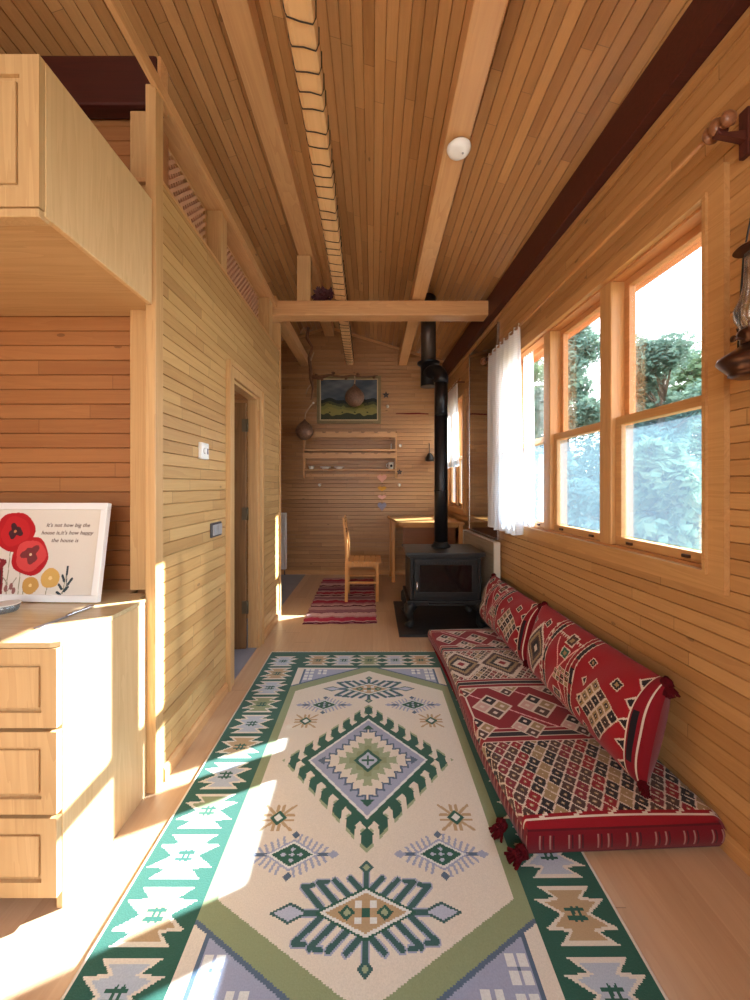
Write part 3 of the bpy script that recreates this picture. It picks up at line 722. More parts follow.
# blue leafy lozenges
def leafy(cx, cy):
    for k in range(-5, 6):
        x = k*.020; ln = .075-abs(k)*.010
        for s in (-1, 1): cv.seg(*P(cx+x, cy), *P(cx+x+(.022 if k >= 0 else -.022), cy+s*ln), .009, CR['blue'])
    cv.seg(*P(cx-.15, cy), *P(cx+.15, cy), .014, CR['navy'])
    for s in (-1, 1):
        cv.dia(*P(cx+s*.145, cy), .022, .016, CR['blue']); cv.dia(*P(cx, cy+s*.075), .016, .016, CR['navy'])
    cv.dia(*P(cx, cy), .095, .058, CR['blue']); cv.dia(*P(cx, cy), .085, .050, CR['pale']); cv.dia(*P(cx, cy), .072, .042, CR['green'])
    for dx, dy in ((0, 0), (.03, 0), (-.03, 0), (0, .02), (0, -.02)): cv.dia(*P(cx+dx, cy+dy), .010, .008, CR['lav'])
for s in (-1, 1):
    leafy(s*.262, -.458); leafy(s*.262, .452)
# fern medallions
def fern(cx, cy, k):
    G, B = CR['green'], CR['blue']
    G = tuple(.75*g+.25*b for g, b in zip(CR['green'], CR['navy']))
    for w, col, off in ((.026, B, 0), (.017, G, 0)):
        cv.seg(*P(cx-.20, cy), *P(cx+.20, cy), w, col); cv.seg(*P(cx, cy-.12), *P(cx, cy+.12), w, col)
        for i, (x, ln) in enumerate(((.012, .048), (.052, .060), (.094, .072), (.136, .078))):
            for sx in (-1, 1):
                for sy in (-1, 1):
                    y0 = .066*(1-x/.17)
                    p = P(cx+sx*x, cy+sy*y0); q = P(cx+sx*(x+ln*.85), cy+sy*(y0+ln*.80))
                    cv.seg(*p, *q, w, col)
                    if i >= 2: cv.seg(*q, *P(cx+sx*(x+ln*.85-.030), cy+sy*(y0+ln*.80+.004)), w*.8, col)
    cv.dia(*P(cx, cy), .156, .074, CR['green']); cv.dia(*P(cx, cy), .142, .066, CR['pale']); cv.dia(*P(cx, cy), .124, .055, CR['tan'])
    for s in (-1, 1):
        cv.dia(*P(cx+s*.058, cy), .026, .022, CR['green']); cv.dia(*P(cx+s*.058, cy), .013, .011, CR['sage'])
        for t in (-1, 1): cv.rect(hx+cx+s*.024-.010, hx+cx+s*.024+.010, hy+cy+t*.022-.009, hy+cy+t*.022+.009, CR['pale'])
        cv.dia(*P(cx+s*.232, cy), .062, .030, G); cv.dia(*P(cx+s*.232, cy), .048, .021, CR['lav'])
        cv.dia(*P(cx, cy+s*.135), .024, .024, G); cv.dia(*P(cx, cy+s*.135), .012, .012, CR['sage'])
    cv.rect(hx+cx-.012, hx+cx+.012, hy+cy-.012, hy+cy+.012, CR['green'])
fern(0, -.640, 1); fern(0, .630, 1)
rugE = empty('area_rug', T(-.024, 1.79, 0, math.radians(.2)), 'large cream and green patterned kilim rug on the wooden floor', 'rug')
def rf(GX, GY):
    z = .009+.0012*np.sin(GX*7+GY*3)*np.sin(GY*4)
    return np.stack([GX-hx, GY-hy, z], -1)
cv.mesh('rug_field', rf, 'rug', rugE, thick=.008)
m = MB()
for s in (1, -1):
    m = MB(); k = -hx+.005
    while k < hx:
        l = random.uniform(.012, .034); dx = random.uniform(-.012, .012)
        m.tube([(k, s*hy, .008), (k+dx*.4, s*(hy+l*.5), .005), (k+dx, s*(hy+l), .003)], .0017, 4); k += .0065
    m.build('fringe', 'fringe', rugE)

# rag runner in the far room
r0 = Canvas(.70, 1.78, .006, lin(176, 120, 128))
seedc = [lin(190, 150, 150), lin(160, 84, 104), lin(92, 30, 50), lin(182, 132, 134), lin(168, 48, 72), lin(202, 162, 160), lin(120, 64, 88), lin(150, 104, 116)]
yy = 0; i = 0; Yw = r0.Y+.008*np.sin(r0.X*38+1.3*np.floor(r0.Y*9))+.005*np.sin(r0.X*91)
order = [2, 0, 4, 3, 5, 6, 7, 0, 2, 5, 3, 1, 4, 0, 7, 5]
while yy < 1.78:
    h_ = random.choice((.03, .05, .075, .10)) if order[i % 16] != 2 else .035
    r0.put((Yw >= yy) & (Yw < yy+h_), seedc[order[i % 16]]); yy += h_; i += 1
o = empty('rag_rug', T(-.33, 4.47, 0, math.radians(2.2)), 'narrow pink and maroon striped rag rug beside the dining chair', 'rug')
r0.mesh('weave', lambda GX, GY: np.stack([GX-.35+.02*(GY-.89)+.006*np.sin(GY*40), GY-.89+.006*np.sin(GX*30), .007+.002*np.sin(GY*70)], -1), 'rag', o, thick=.006)

# ================================================================== FLOOR MATTRESS + CUSHIONS
RED, DK, CRM, TN, BRN, GRN = lin(132, 14, 26), lin(26, 18, 24), lin(204, 184, 166), lin(148, 122, 86), lin(72, 46, 40), lin(40, 84, 64)
def latt(c, x0, x1, y0, y1, p, lw=.13, off=0):
    X, Y = c.X, c.Y; m = (X >= x0) & (X < x1) & (Y >= y0) & (Y < y1)
    a = (X*.85+Y*.72)/p+off; b = (X*.85-Y*.72)/p
    fa, fb = np.mod(a, 1), np.mod(b, 1); ia, ib = np.floor(a).astype(int), np.floor(b).astype(int)
    pal = np.array([BRN, RED, DK, TN, DK, BRN, lin(120, 30, 40)])
    idx = np.mod(ib+(ia//2), 7)
    c.c[m] = pal[idx[m]]
    fr_ = (abs(fa-.56) < .13) & (abs(fb-.56) < .13); c.put(m & fr_, TN)
    fr_ = (abs(fa-.56) < .06) & (abs(fb-.56) < .06); c.put(m & fr_, CRM)
    c.put(m & ((fa < lw) | (fb < lw)), CRM)
def stripes(c, y, seq, x0=-1, x1=9, vert=False):
    for w, col in seq:
        if vert: c.rect(y, y+w, x0, x1, col)
        else: c.rect(x0, x1, y, y+w, col)
        y += w
    return y
SEQ = [(.007, CRM), (.026, RED), (.007, CRM), (.028, DK), (.007, CRM), (.02, RED), (.006, CRM)]
def fourdia(c, cx, cy, r, cols=(DK, TN, BRN, lin(190, 150, 140))):
    """large lozenge made of 2x2 small ones"""
    for i, (dx, dy) in enumerate(((0, 1), (1, 0), (0, -1), (-1, 0))):
        x, y = cx+dx*r*.52, cy+dy*r*.52; c.dia(x, y, r*.55, r*.55, CRM); c.dia(x, y, r*.42, r*.42, cols[i % 4]); c.dia(x, y, r*.14, r*.14, CRM)
def stepdia(c, cx, cy, a, b, cols, teeth=7, lo=0):
    mm = abs(c.X-cx)/a+abs(c.Y-cy)/b; pr = abs(c.X-cx)/a-abs(c.Y-cy)/b
    zz = .07*abs(np.mod(pr*teeth, 1)-.5)*2
    n = len(cols)
    for i, col in enumerate(cols): c.put(mm < (1-i/n)+zz*(1 if i < n-1 else 0)-.0, col)
MW, ML = .80, 1.84
mc = Canvas(MW, ML, .005, RED)
latt(mc, .0, MW, .03, .42, .052)
stripes(mc, 0, [(.018, RED), (.005, CRM), (.010, RED)])
for k in range(6): mc.seg(.1+k*.13, .023, .13+k*.13, .035, .008, CRM)
y = stripes(mc, .42, SEQ)
mc.rect(0, MW, y, y+.36, lin(128, 12, 26)); y1 = y+.36
for s, t in ((.0, .45), (.30, .75), (-.3, .15), (.6, 1.05)):
    mc.seg(s, y1, t, y, .010, lin(212, 150, 150))
for k in range(4):
    fourdia(mc, .18+k*.25, y+.18, .105)
    for e in (y+.005, y1-.005):
        fourdia(mc, .055+k*.25, e, .085)
mc.rect(0, .05, y, y1, lin(128, 12, 26)); mc.line([(.0, y+.0), (.055, y+.09), (.055, y1-.09), (.0, y1)], .01, CRM)
y = stripes(mc, y1, SEQ)
latt(mc, 0, MW, y, y+.40, .04, .2)
for k in range(3): stepdia(mc, .12+.29*k, y+.20, .17, .19, [CRM, BRN, TN, DK, CRM, RED], 8)
y = stripes(mc, y+.40, SEQ[::-1])
mc.rect(0, MW, y, ML, lin(128, 12, 26))
for k in range(4):
    fourdia(mc, .12+k*.25, y+.12, .085); fourdia(mc, .245+k*.25, y+.0, .08); fourdia(mc, .245+k*.25, y+.26, .08)
for s, t in ((.1, .4), (.4, .7)): mc.seg(s, y+.28, t, y, .010, lin(212, 150, 150))
y = stripes(mc, y+.26, SEQ)
latt(mc, 0, MW, y, ML, .036, .22)
for k in range(24): # pale loops along the visible long edge
    pass
MU0, MD = 1.36, .68        # start along wall, width from wall
mat_e = empty('floor_mattress', RW(MU0, .378, .012), 'long red kilim patterned floor mattress against the window wall', 'floor cushion')
thk = .105
def mf(GX, GY):
    x = GX; w = MD
    # x=0 front edge (towards room); wrap first .07 down the side
    d = (w/2+.012)-np.clip(x-.05, 0, None)*(w-.0)/(MW-.10)
    e = np.clip((.05-x)/.05, 0, 1); e2 = np.clip((x-(MW-.05))/.05, 0, 1)
    zz = thk-.035*(e**2+e2**2)
    d = d-0
    d = np.where(x < .05, w/2+.012+.012*np.sin(e*PI/2), d)
    ey = np.clip((.05-GY)/.05, 0, 1); ey2 = np.clip((GY-(ML-.05))/.05, 0, 1)
    zz = zz-.030*(ey**2.2+ey2**2.2)
    zz = zz+.004*np.sin(GY*6.5+1)*np.sin(x*5)+.006*np.sin(np.clip(x/MW, 0, 1)*PI)-.012*np.exp(-((GY-.47)/.03)**2)*0
    bow = .018*np.sin(GY*3.5)
    return np.stack([GY, d-.012+bow*np.clip(1-x/MW, 0, 1), zz], -1)
mc.mesh('cover_top', mf, 'kilim', mat_e)
# side gussets: dark red with fine stripes, rounded outline loop
def gusset():
    g = Canvas(2*(ML+.70), .085, .006, lin(108, 10, 24))
    st = np.mod(g.X, .034) < .005; g.put(st & (g.Y > .018) & (g.Y < .066), lin(150, 108, 100))
    st = np.mod(g.X+.012, .034) < .005; g.put(st & (g.Y > .018) & (g.Y < .066), lin(70, 16, 24))
    g.put((g.Y > .078) | (g.Y < .006), lin(84, 8, 18))
    per = 2*(ML+.70); w = .70
    def f(GX, GY):
        s = np.mod(GX, per); L = ML
        u = np.select([s < L, s < L+w, s < 2*L+w], [s, np.full_like(s, L), L-(s-L-w)], 0.0)
        d = np.select([s < L, s < L+w, s < 2*L+w], [np.full_like(s, w/2), w/2-(s-L), np.full_like(s, -w/2)], -w/2+(s-2*L-w))
        bul = .010*np.sin(np.clip(GY/.085, 0, 1)*PI)
        cu, cd = L/2, 0
        uu = cu+(u-cu)*(1+bul/(L/2)); dd = cd+(d-cd)*(1+bul/(w/2))
        front = (d > w/2-.02)
        dd = dd+.018*np.sin(uu*3.5)*np.clip(d/(w/2), 0, 1)
        return np.stack([uu, dd-.004, GY], -1)
    return g.mesh('gusset', f, 'kilim', mat_e)
gusset()
m = MB(); m.box(0.002, ML-.002, -.355, .345, .001, .02); m.build('underside', 'dark_red', mat_e)
def tassel(parent, p, s=1.0, name='tassel', drop=(0, 0, -1)):
    m = MB(); p = Vector(p); dr = Vector(drop).normalized()
    m.ball(p, .020*s, seg=10, rings=7, jit=.3)
    side = dr.orthogonal().normalized(); s2 = dr.cross(side)
    for k in range(16):
        a = 2*PI*k/16; o_ = (side*math.cos(a)+s2*math.sin(a)); r = .013*s*random.uniform(.3, 1)
        q = p+dr*.045*s*random.uniform(.8, 1.15)+o_*.026*s*random.uniform(.5, 1.1)
        m.tube([p+o_*r*.4, p+dr*.018*s+o_*r*1.3, q], .0042*s, 5)
    return m.build(name, 'tassel', parent)
tassel(mat_e, (-.015, .375, .022), 1.15, drop=(-.3, .6, .0)); tassel(mat_e, (.09, .405, .024), 1.1, drop=(-.5, .5, .0))

def pillow(u0, L, label, seed, lean=.0, ht=.40):
    e = empty('bolster_cushion', RW(u0, .155, .125), label, 'cushion', 'red patterned bolster cushions on the floor mattress')
    hh = ht; T_ = .20
    c = Canvas(L, hh+.10, .0045, lin(142, 14, 26)); Hc = hh+.10
    def stripe_arch(u, w=.03):
        # bowed bands of black / white / red across the cushion
        cur = u+.045*np.sin(c.Y/Hc*PI)+.02*(c.Y/Hc)
        for a, b, col in ((0, .006, CRM), (.006, .030, DK), (.030, .036, CRM), (.036, .056, RED), (.056, .061, CRM)):
            c.put((c.X > cur+a) & (c.X < cur+b), col)
        blk = np.mod(c.Y, .16) < .06; c.put((c.X > cur+.006) & (c.X < cur+.030) & blk, RED)
    s = seed
    stripe_arch(.36); stripe_arch(.62) if s == 0 else stripe_arch(.60)
    # 4x4 grid lozenge near the end
    def gridd(cx, cy, r, n=4, tilt=.5):
        ca_, sa_ = math.cos(tilt), math.sin(tilt)
        A = ((c.X-cx)*ca_+(c.Y-cy)*sa_)/r; B = (-(c.X-cx)*sa_+(c.Y-cy)*ca_)/r
        ins = (abs(A) < 1) & (abs(B) < 1); c.put(ins, CRM)
        fa = np.mod((A+1)*n/2, 1); fb = np.mod((B+1)*n/2, 1); ia = np.floor((A+1)*n/2).astype(int); ib = np.floor((B+1)*n/2).astype(int)
        cell = ins & (abs(fa-.5) < .40) & (abs(fb-.5) < .40)
        pal = np.array([BRN, TN, DK, lin(150, 122, 80)]); idx = np.mod(ia+ib*2, 4); cc = c.c; cc[cell] = pal[idx[cell]]
        c.put(ins & (abs(fa-.5) < .2) & (abs(fb-.5) < .2), DK); c.put(ins & (abs(fa-.5) < .07) & (abs(fb-.5) < .07), CRM)
    gridd(.22, .22, .104)
    for q, yy in ((.335, .30), (.335, .20), (.335, .12)): c.poly([(q, yy-.03), (q+.03, yy), (q, yy+.03), (q-.012, yy)], CRM); c.poly([(q, yy-.018), (q+.018, yy), (q, yy+.018), (q-.004, yy)], DK)
    for k in range(11):
        for yy, sg in ((.452, -1), (.03, 1)):
            c.poly([(.44+.02*k, yy), (.46+.02*k, yy), (.45+.02*k, yy+sg*.022)], CRM)
    def sq(cx, cy, r, col=DK, tilt=.3):
        ca_, sa_ = math.cos(tilt), math.sin(tilt); A = abs((c.X-cx)*ca_+(c.Y-cy)*sa_); B = abs(-(c.X-cx)*sa_+(c.Y-cy)*ca_); mm = np.maximum(A, B)
        c.put(mm < r, CRM); c.put(mm < r*.78, col); c.put(mm < r*.35, TN)
    sq(.15, .395, .024); sq(.30, .06, .02); sq(.33, .41, .02)
    # middle field between the arches: crossing pink bands, green square, small lattice
    c.seg(.46, .06, .62, .42, .008, lin(220, 160, 150)); c.seg(.46, .42, .64, .06, .008, lin(220, 160, 150))
    for dy, col in ((.36, GRN), (.44, BRN), (.10, BRN)): sq(.53, dy, .032, col, .1)
    for i in range(4):
        for j in range(3): sq(.455+.032*i, .20+.033*j, .014, (TN, BRN, DK)[(i+j) % 3], 0) if i+j < 5 else None
    # saw-toothed lozenge near far end
    stepdia(c, .82, .24, .12, .19, [CRM, BRN, TN, BRN, DK, CRM], 9)
    sq(.78, .44, .022); sq(.93, .40, .02)
    for k in range(9):
        c.poly([(.70, .05+.05*k), (.70, .085+.05*k), (.725, .067+.05*k)], CRM)
    # end borders: black band, pale lines, triangles
    c.rect(0, .012, 0, Hc, lin(120, 10, 24)); c.rect(.012, .018, 0, Hc, CRM); c.rect(.018, .05, 0, Hc, lin(120, 12, 26)); c.rect(.026, .046, .10, .34, DK); c.rect(.05, .056, 0, Hc, CRM)
    for k in range(5): c.poly([(.056, .03+.1*k), (.056, .09+.1*k), (.09, .06+.1*k)], CRM); c.poly([(.056, .04+.1*k), (.056, .08+.1*k), (.08, .06+.1*k)], DK)
    c.rect(L-.012, L, 0, Hc, lin(120, 10, 24)); c.rect(L-.02, L-.014, 0, Hc, CRM)
    def bulge(U, V):
        a = 1-np.abs(2*U-1)**7; b = 1-np.abs(2*V-1)**2.6
        return np.clip(a, 0, 1)**.45*np.clip(b, 0, 1)**.62
    def surf(side):
        def f(GX, GY):
            U, V = GX/L, GY/Hc; bl = bulge(U, V); wr = .006*np.sin(GX*14+seed*2)*np.sin(V*PI)+.004*np.sin(GX*31+GY*20)
            lx = GX; pin = .018*np.abs(2*V-1)**3*0
            y = .045-(.10+lean)*V+side*(T_/2*bl+wr*bl*(side > 0))
            z = V*hh+.012*np.abs(2*U-1)**3*(V*2-1)-.010*np.sin(U*PI)*(V*2-1)*0
            # ears: corners pulled out
            x = lx+(2*U-1)*.016*np.abs(2*V-1)**3-(2*U-1)*.03*(1-np.abs(2*V-1)**2)*0
            return np.stack([x, y, z], -1)
        return f
    c.mesh('cover_front', surf(1), 'kilim', e)
    b = Canvas(L, Hc, .02, lin(120, 12, 26)); b.mesh('cover_back', surf(-1), 'kilim', e)
    tassel(e, (.0, -.05, hh+.002), 1.1, drop=(-.5, 0, -.7)); tassel(e, (-.012, .055, .006), 1.0, drop=(-.6, .3, -.4)); tassel(e, (L, -.05, hh+.004), 1.0, drop=(.5, 0, -.7))
    return e
pillow(1.50, .98, 'red patterned bolster cushion at the near end of the floor mattress', 0)
pillow(2.53, .88, 'red patterned bolster cushion at the far end beside the stove', 1, ht=.37)

# ================================================================== STOVE
pad = MB(); pad.box(.225, 1.16, 3.26, 4.22, 0, .022, .004); o = pad.build('hearth_slab', 'slate'); tag(o, 'dark slate hearth slab under the black stove', 'hearth')
st = empty('wood_stove', (.66, 3.46, .022), 'black cast iron wood stove with glass door on curved legs', 'stove')
hw = .34
m = MB(); m.box(-hw+.015, hw-.015, 0, .48, .235, .63, .008); m.build('firebox', 'iron', st)
m = MB(); m.box(-hw-.02, hw+.02, -.035, .52, .645, .672, .008); m.box(-hw-.005, hw+.005, -.02, .50, .63, .646, .004); m.build('top_plate', 'iron2', st)
m = MB(); m.box(-hw-.012, hw+.012, -.03, .50, .215, .24, .006); m.box(-hw, hw, -.02, .49, .195, .216, .004); m.build('base_plate', 'iron', st)
for (sx, sy) in ((-1, 0), (1, 0), (-1, 1), (1, 1)):
    m = MB(); x0 = sx*(hw-.03); y0 = .02+sy*.43; ox = sx
    m.tube([(x0-ox*.02, y0, .205), (x0+ox*.015, y0-.01, .17), (x0+ox*.022, y0-.015, .12), (x0+ox*.0, y0-.008, .07), (x0-ox*.004, y0-.01, .035), (x0+ox*.02, y0-.02, .012), (x0+ox*.026, y0-.022, 0.001)],
           [.058, .055, .042, .029, .026, .038, .044], 12); m.build('leg', 'iron', st)
dr = MB(); ring(dr, -.285, .285, .268, .612, .05, -.03, 0, .006); dr.box(-.29, .29, -.012, 0, .262, .618, .004)
for k in range(17): dr.box(-.2+k*.025-.004, -.2+k*.025+.004, -.036, -.029, .572, .588, .002)
D = dr.build('door', 'iron', st)
m = MB(); m.box(-.236, .236, -.020, -.012, .317, .563); m.build('glass', 'stoveglass', D)
m = MB(); m.tube([(-.262, -.028, .42), (-.262, -.055, .41), (-.264, -.06, .35), (-.257, -.05, .325)], .008, 8); m.build('handle', 'steel', D)
for sx in (-1, 1):
    m = MB(); m.box(sx*.308-.014, sx*.308+.014, -.02, 0, .25, .62, .006)
    for k in range(5): m.box(sx*.308-.009, sx*.308+.009, -.027, -.02, .29+k*.065, .33+k*.065, .004)
    m.build('side_ornament', 'iron', st)
m = MB(); m.box(-.16, .16, -.06, .0, .205, .222, .004); m.build('ash_lip', 'iron', st)
# flue
fl = empty('stove_flue', (.68, 3.80, .694), 'tall black stove pipe with an elbow under the ceiling', 'stove pipe')
zt = 2.50-.694
m = MB(); m.lathe([(.095, 0), (.095, .012), (.075, .03), (.07, .05)], 28); m.build('collar', 'iron', fl)
m = MB(); m.lathe([(.066, .02), (.066, 1.30)], 28); m.lathe([(.068, 1.30), (.068, 1.315)], 28); m.lathe([(.066, 1.315), (.066, zt-.17)], 28); m.lathe([(.0695, .55), (.0695, .565)], 28); m.build('lower_pipe', 'pipe', fl)
m = MB(); pts = [(0, 0, zt-.17)]
for k in range(8):
    a = k/7*PI/2; pts.append((-.07*(1-math.cos(a)), .10*(1-math.cos(a)), zt-.13+.10*math.sin(a)))
pts.append((-.10, .16, zt-.03)); m.tube(pts, .072, 24); m.build('elbow', 'pipe', fl)
m = MB(); m.tube([(-.10, .18, zt-.16), (-.10, .18, zt+.07)], .082, 24); m.build('tee_joint', 'pipe', fl)
m = MB(); m.lathe([(.08, zt+.06), (.115, zt+.075), (.12, zt+.09), (.08, zt+.10)], 24, c=(-.10, .18, 0)); m.build('flange', 'pipe', fl)
m = MB(); m.lathe([(.078, zt+.095), (.078, 3.283-.694)], 24, c=(-.10, .18, 0)); m.build('upper_pipe', 'pipe2', fl)

# ================================================================== DESK, CHAIR
DT = .865
dk = empty('desk', (.62, 5.05, 0), 'pale pine desk in the far corner behind the stove', 'desk')
m = MB(); m.prism([(-.41, .52), (-.31, -.5), (.475, -.5), (.44, .52)], 2, DT-.03, DT); m.build('desk_top', 'desk', dk)
for (x, y) in ((-.345, .10), (.44, -.44), (-.36, .44), (.40, .44)):
    m = MB(); m.box(x-.024, x+.024, y-.024, y+.024, 0, DT-.03, .004); m.build('leg', 'chair', dk)
m = MB(); m.box(-.24, .42, -.25, -.23, .50, DT-.03, .003); m.build('modesty_panel', 'desk_dark', dk)
for q in ((-.335, .40, .43, .45, .70, DT-.03), (-.255, .42, -.43, -.41, DT-.07, DT-.03)):
    m = MB(); m.box(*q); m.build('apron', 'desk', dk)
m = MB(); m.box(.05, .40, -.228, .10, .52, DT-.032, .004); dd = m.build('drawer', 'desk_dark', dk)
m = MB(); m.ball((.22, -.262, .68), .014); m.tube([(.22, -.252, .68), (.22, -.24, .68)], .006, 6); m.build('knob', 'chair', dd)

ch = empty('dining_chair', (-.125, 4.42, .008), 'simple pine chair with slatted back beside the striped rag rug', 'chair')
SW, SD, SH = .38, .38, .45      # chair faces +X
for sy in (-1, 1):
    m = MB(); y = sy*(SW/2-.018)
    m.prism([(-.19, 0), (-.155, 0), (-.15, .44), (-.165, .7), (-.20, .945), (-.222, .945), (-.192, .7), (-.185, .44)], 1, y-.016, y+.016); m.build('leg', 'chair', ch)
    m = MB(); m.box(.155, .19, y-.016, y+.016, 0, SH-.02, .003); m.build('leg', 'chair', ch)
    m = MB(); m.prism([(-.155, SH-.085), (-.11, SH-.06), (.12, SH-.06), (.155, SH-.085), (.155, SH-.02), (-.155, SH-.02)], 1, y-.01, y+.01); m.box(-.16, .16, y-.01, y+.01, .20, .225, .002); m.build('side_rail', 'chair', ch)
m = MB()
for k in range(6): m.box(-.16+k*.064, -.16+k*.064+.058, -SW/2, SW/2, SH-.02, SH, .004)
m.build('seat', 'chair', ch)
bk = MB()
for z in (.60, .74, .87): bk.box(-.203+.0*(z), -.188, -SW/2+.03, SW/2-.03, z, z+.05, .004, M4=Matrix.Translation((-(z-.6)*.07+.01, 0, 0)))
bk.build('back_slats', 'chair', ch)
for q in (.165, -.18):
    m = MB(); m.box(q, q+.015, -SW/2+.03, SW/2-.03, SH-.08, SH-.02, .003); m.build('end_rail', 'chair', ch)

# ================================================================== RIGHT WALL THINGS
# mirror
o = empty('wall_mirror', RW(3.99, 0, .80), 'tall smoky wall mirror between the two windows', 'mirror')
m = MB(); m.box(-.44, .44, .012, .020, .012, 2.02, .002); m.build('mirror_glass', 'mirror', o)
m = MB(); m.box(-.445, .445, .001, .012, .005, 2.03, .001); m.build('backing', 'desk_dark', o)
m = MB(); m.box(-.445, .445, .012, .024, -.005, .012, .001); m.box(.441, .449, .001, .024, -.005, 2.03, .001); m.box(-.449, -.441, .001, .024, -.005, 2.03, .001); m.build('edge_channel', 'steel', o)
# washed panel under the mirror
o = empty('heater_panel', RW(3.98, .022, 0), 'whitewashed wooden panel standing below the mirror beside the stove', 'panel')
m = MB(); m.box(-.50, .50, .035, .055, .03, .775, .004); m.build('front_board', 'panelw', o)
m = MB(); m.box(-.515, -.49, 0, .06, .0, .785, .003); m.box(.49, .515, 0, .06, 0, .785, .003); m.box(-.49, .49, 0, .035, .76, .785, .003); m.build('frame', 'panel_edge', o)
# curtain rod with finials
o = empty('curtain_rod', RW(1.33, .10, 2.51), 'long turned wooden curtain rod above the large window', 'curtain rod')
m = MB(); m.tube([(0, 0, 0), (2.32, 0, 0)], .0095, 12); m.build('pole', 'rod', o)
R_ = Matrix.Rotation(-PI/2, 4, 'Y')
for nm, x, s in (('finial', 0, 1), ('finial', 2.32, -1)):
    m = MB(); pr = [(a, b*.72) for a, b in [(.013, -.002), (.026, .006), (.030, .016), (.022, .026), (.018, .032), (.030, .045), (.034, .058), (.026, .074), (.016, .082), (.022, .090), (.027, .104), (.020, .118), (.008, .126), (0, .127)]]
    m.lathe(pr, 20, Matrix.Translation((x, 0, 0)) @ Matrix.Rotation(-PI/2*s, 4, 'Y')); m.build(nm, 'finialw', o)
for x in (-.045, 2.25):
    m = MB(); m.box(x-.016, x+.016, -.099, -.08, -.10, .06, .004); m.prism([(-.085, -.05), (-.085, -.015), (.0, -.028), (.018, -.02), (.018, -.034)], 0, x-.01, x+.01); m.tube([(x-.012, 0, -.016), (x+.012, 0, -.016)], .018, 12); m.build('bracket', 'mahog', o)
def curtain(u0, u1, d, z0, z1, label, folds=9, amp=.03, wavy=0, group=None, name='sheer_curtain', mw=None, top_in=0):
    L = u1-u0; nu, nz = int(L*160)+20, 44
    o = empty(name, RW(u0, d, z0), label, 'curtain', group)
    V = []; Fc = []
    for j in range(nz+1):
        t = j/nz; z = (z1-z0)*t
        for i in range(nu+1):
            s = i/nu; a = amp*(.35+.65*(1-t)**.6)
            ph = folds*2*PI*s+1.2*math.sin(3*s+2*t)+.5*math.sin(11*s)
            x = s*L*(1-.02*math.sin(t*PI))+.010*math.sin(ph*1.0+1)+top_in*t*(1-s)
            y = a*math.sin(ph)+.010*math.sin(ph*2.3+t*4)*(1-t)
            zz = z+(.012*math.sin(ph*.7)*(1-t)**6 if j == 0 or j < 4 else 0)
            if j == nz: zz += .006*math.sin(s*60)
            V.append((x, y, zz))
    for j in range(nz):
        for i in range(nu): a = j*(nu+1)+i; Fc.append((a, a+1, a+nu+2, a+nu+1))
    m = MB(); m.add(V, Fc, True); m.build('voile', 'sheer', o)
    # doubled hem and heading channel
    m = MB(); hV = [(x, y-.002, z) for x, y, z in V[:3*(nu+1)]]
    m.add(hV, [(j*(nu+1)+i, j*(nu+1)+i+1, (j+1)*(nu+1)+i+1, (j+1)*(nu+1)+i) for j in range(2) for i in range(nu)], True); m.build('hem', 'sheer', o)
    return o
curtain(2.86, 3.56, .10, .93, 2.525, 'white sheer curtain gathered at the far end of the large window', 8, .035)
curtain(2.79, 2.98, .03, 1.0, 2.30, 'narrow white sheer panel hanging close to the glass of the large window', 3, .010)
o = empty('curtain_rod', RW(4.66, .075, 2.60), 'short curtain rod above the small far window', 'curtain rod')
m = MB(); m.tube([(0, 0, 0), (.90, 0, 0)], .009, 10); m.build('pole', 'rod', o)
m = MB(); m.ball((-.012, 0, 0), .018); m.build('finial', 'rod', o)
for bx_ in (.03, .82):
    m = MB(); m.box(bx_, bx_+.02, -.074, .012, -.021, -.009, .002); m.build('bracket', 'mahog', o)
curtain(4.76, 5.50, .075, 1.56, 2.615, 'short white sheer curtain over the small far window', 8, .025)

# oil lamp
LP = empty('oil_lamp', RW(1.15, .125, 1.63), 'antique copper oil lamp with glass chimney hung beside the window', 'lamp')
m = MB(); m.lathe([(0, 0), (.045, 0), (.062, .008), (.060, .014), (.078, .034), (.090, .050), (.086, .060), (.060, .078), (.040, .092), (.032, .098)], 32); m.build('oil_font', 'lampmetal', LP)
m = MB(); m.lathe([(.030, .098), (.034, .104), (.034, .118), (.042, .124), (.040, .140), (.034, .146)], 24)
for k in range(4):
    a = k*PI/2+.4; m.tube([(.036*math.cos(a), .036*math.sin(a), .132), (.043*math.cos(a), .043*math.sin(a), .16)], .002, 5)
m.tube([(.0, .03, .112), (.0, .065, .112)], .003, 6); m.lathe([(.0, 0), (.010, 0), (.010, .004), (0, .004)], 12, Matrix.Translation((0, .065, .112)) @ Matrix.Rotation(-PI/2, 4, 'X')); m.build('burner', 'lampmetal', LP)
m = MB(); m.lathe([(.031, .142), (.036, .155), (.046, .175), (.050, .195), (.046, .215), (.036, .24), (.028, .27), (.024, .31), (.023, .36), (.0235, .375)], 32)
o_ = m.build('glass_chimney', 'lampglass', LP)
sm = o_.modifiers.new('thick', 'SOLIDIFY'); sm.thickness = .0015
m = MB(); m.lathe([(.050, .385), (.040, .397), (.014, .408), (.008, .420), (0, .422)], 24); m.build('smoke_bell', 'lampmetal', LP)
m = MB()
for s in (-1, 1): m.tube([(0+s*.052, 0, .06), (s*.056, -.01, .2), (s*.052, -.02, .40), (s*.03, -.02, .50), (0, -.02, .535)], .0028, 6)
m.tube([(0, -.02, .535), (0, -.06, .56), (0, -.124, .55)], .004, 6)
m.lathe([(.012, .52), (.016, .535), (.012, .55)], 12, c=(0, -.02, 0)); m.build('wire_hanger', 'black', LP)
m = MB(); m.box(-.035, .035, -.124, -.118, .02, .58, .002); m.build('wall_plate', 'lampmetal', LP)

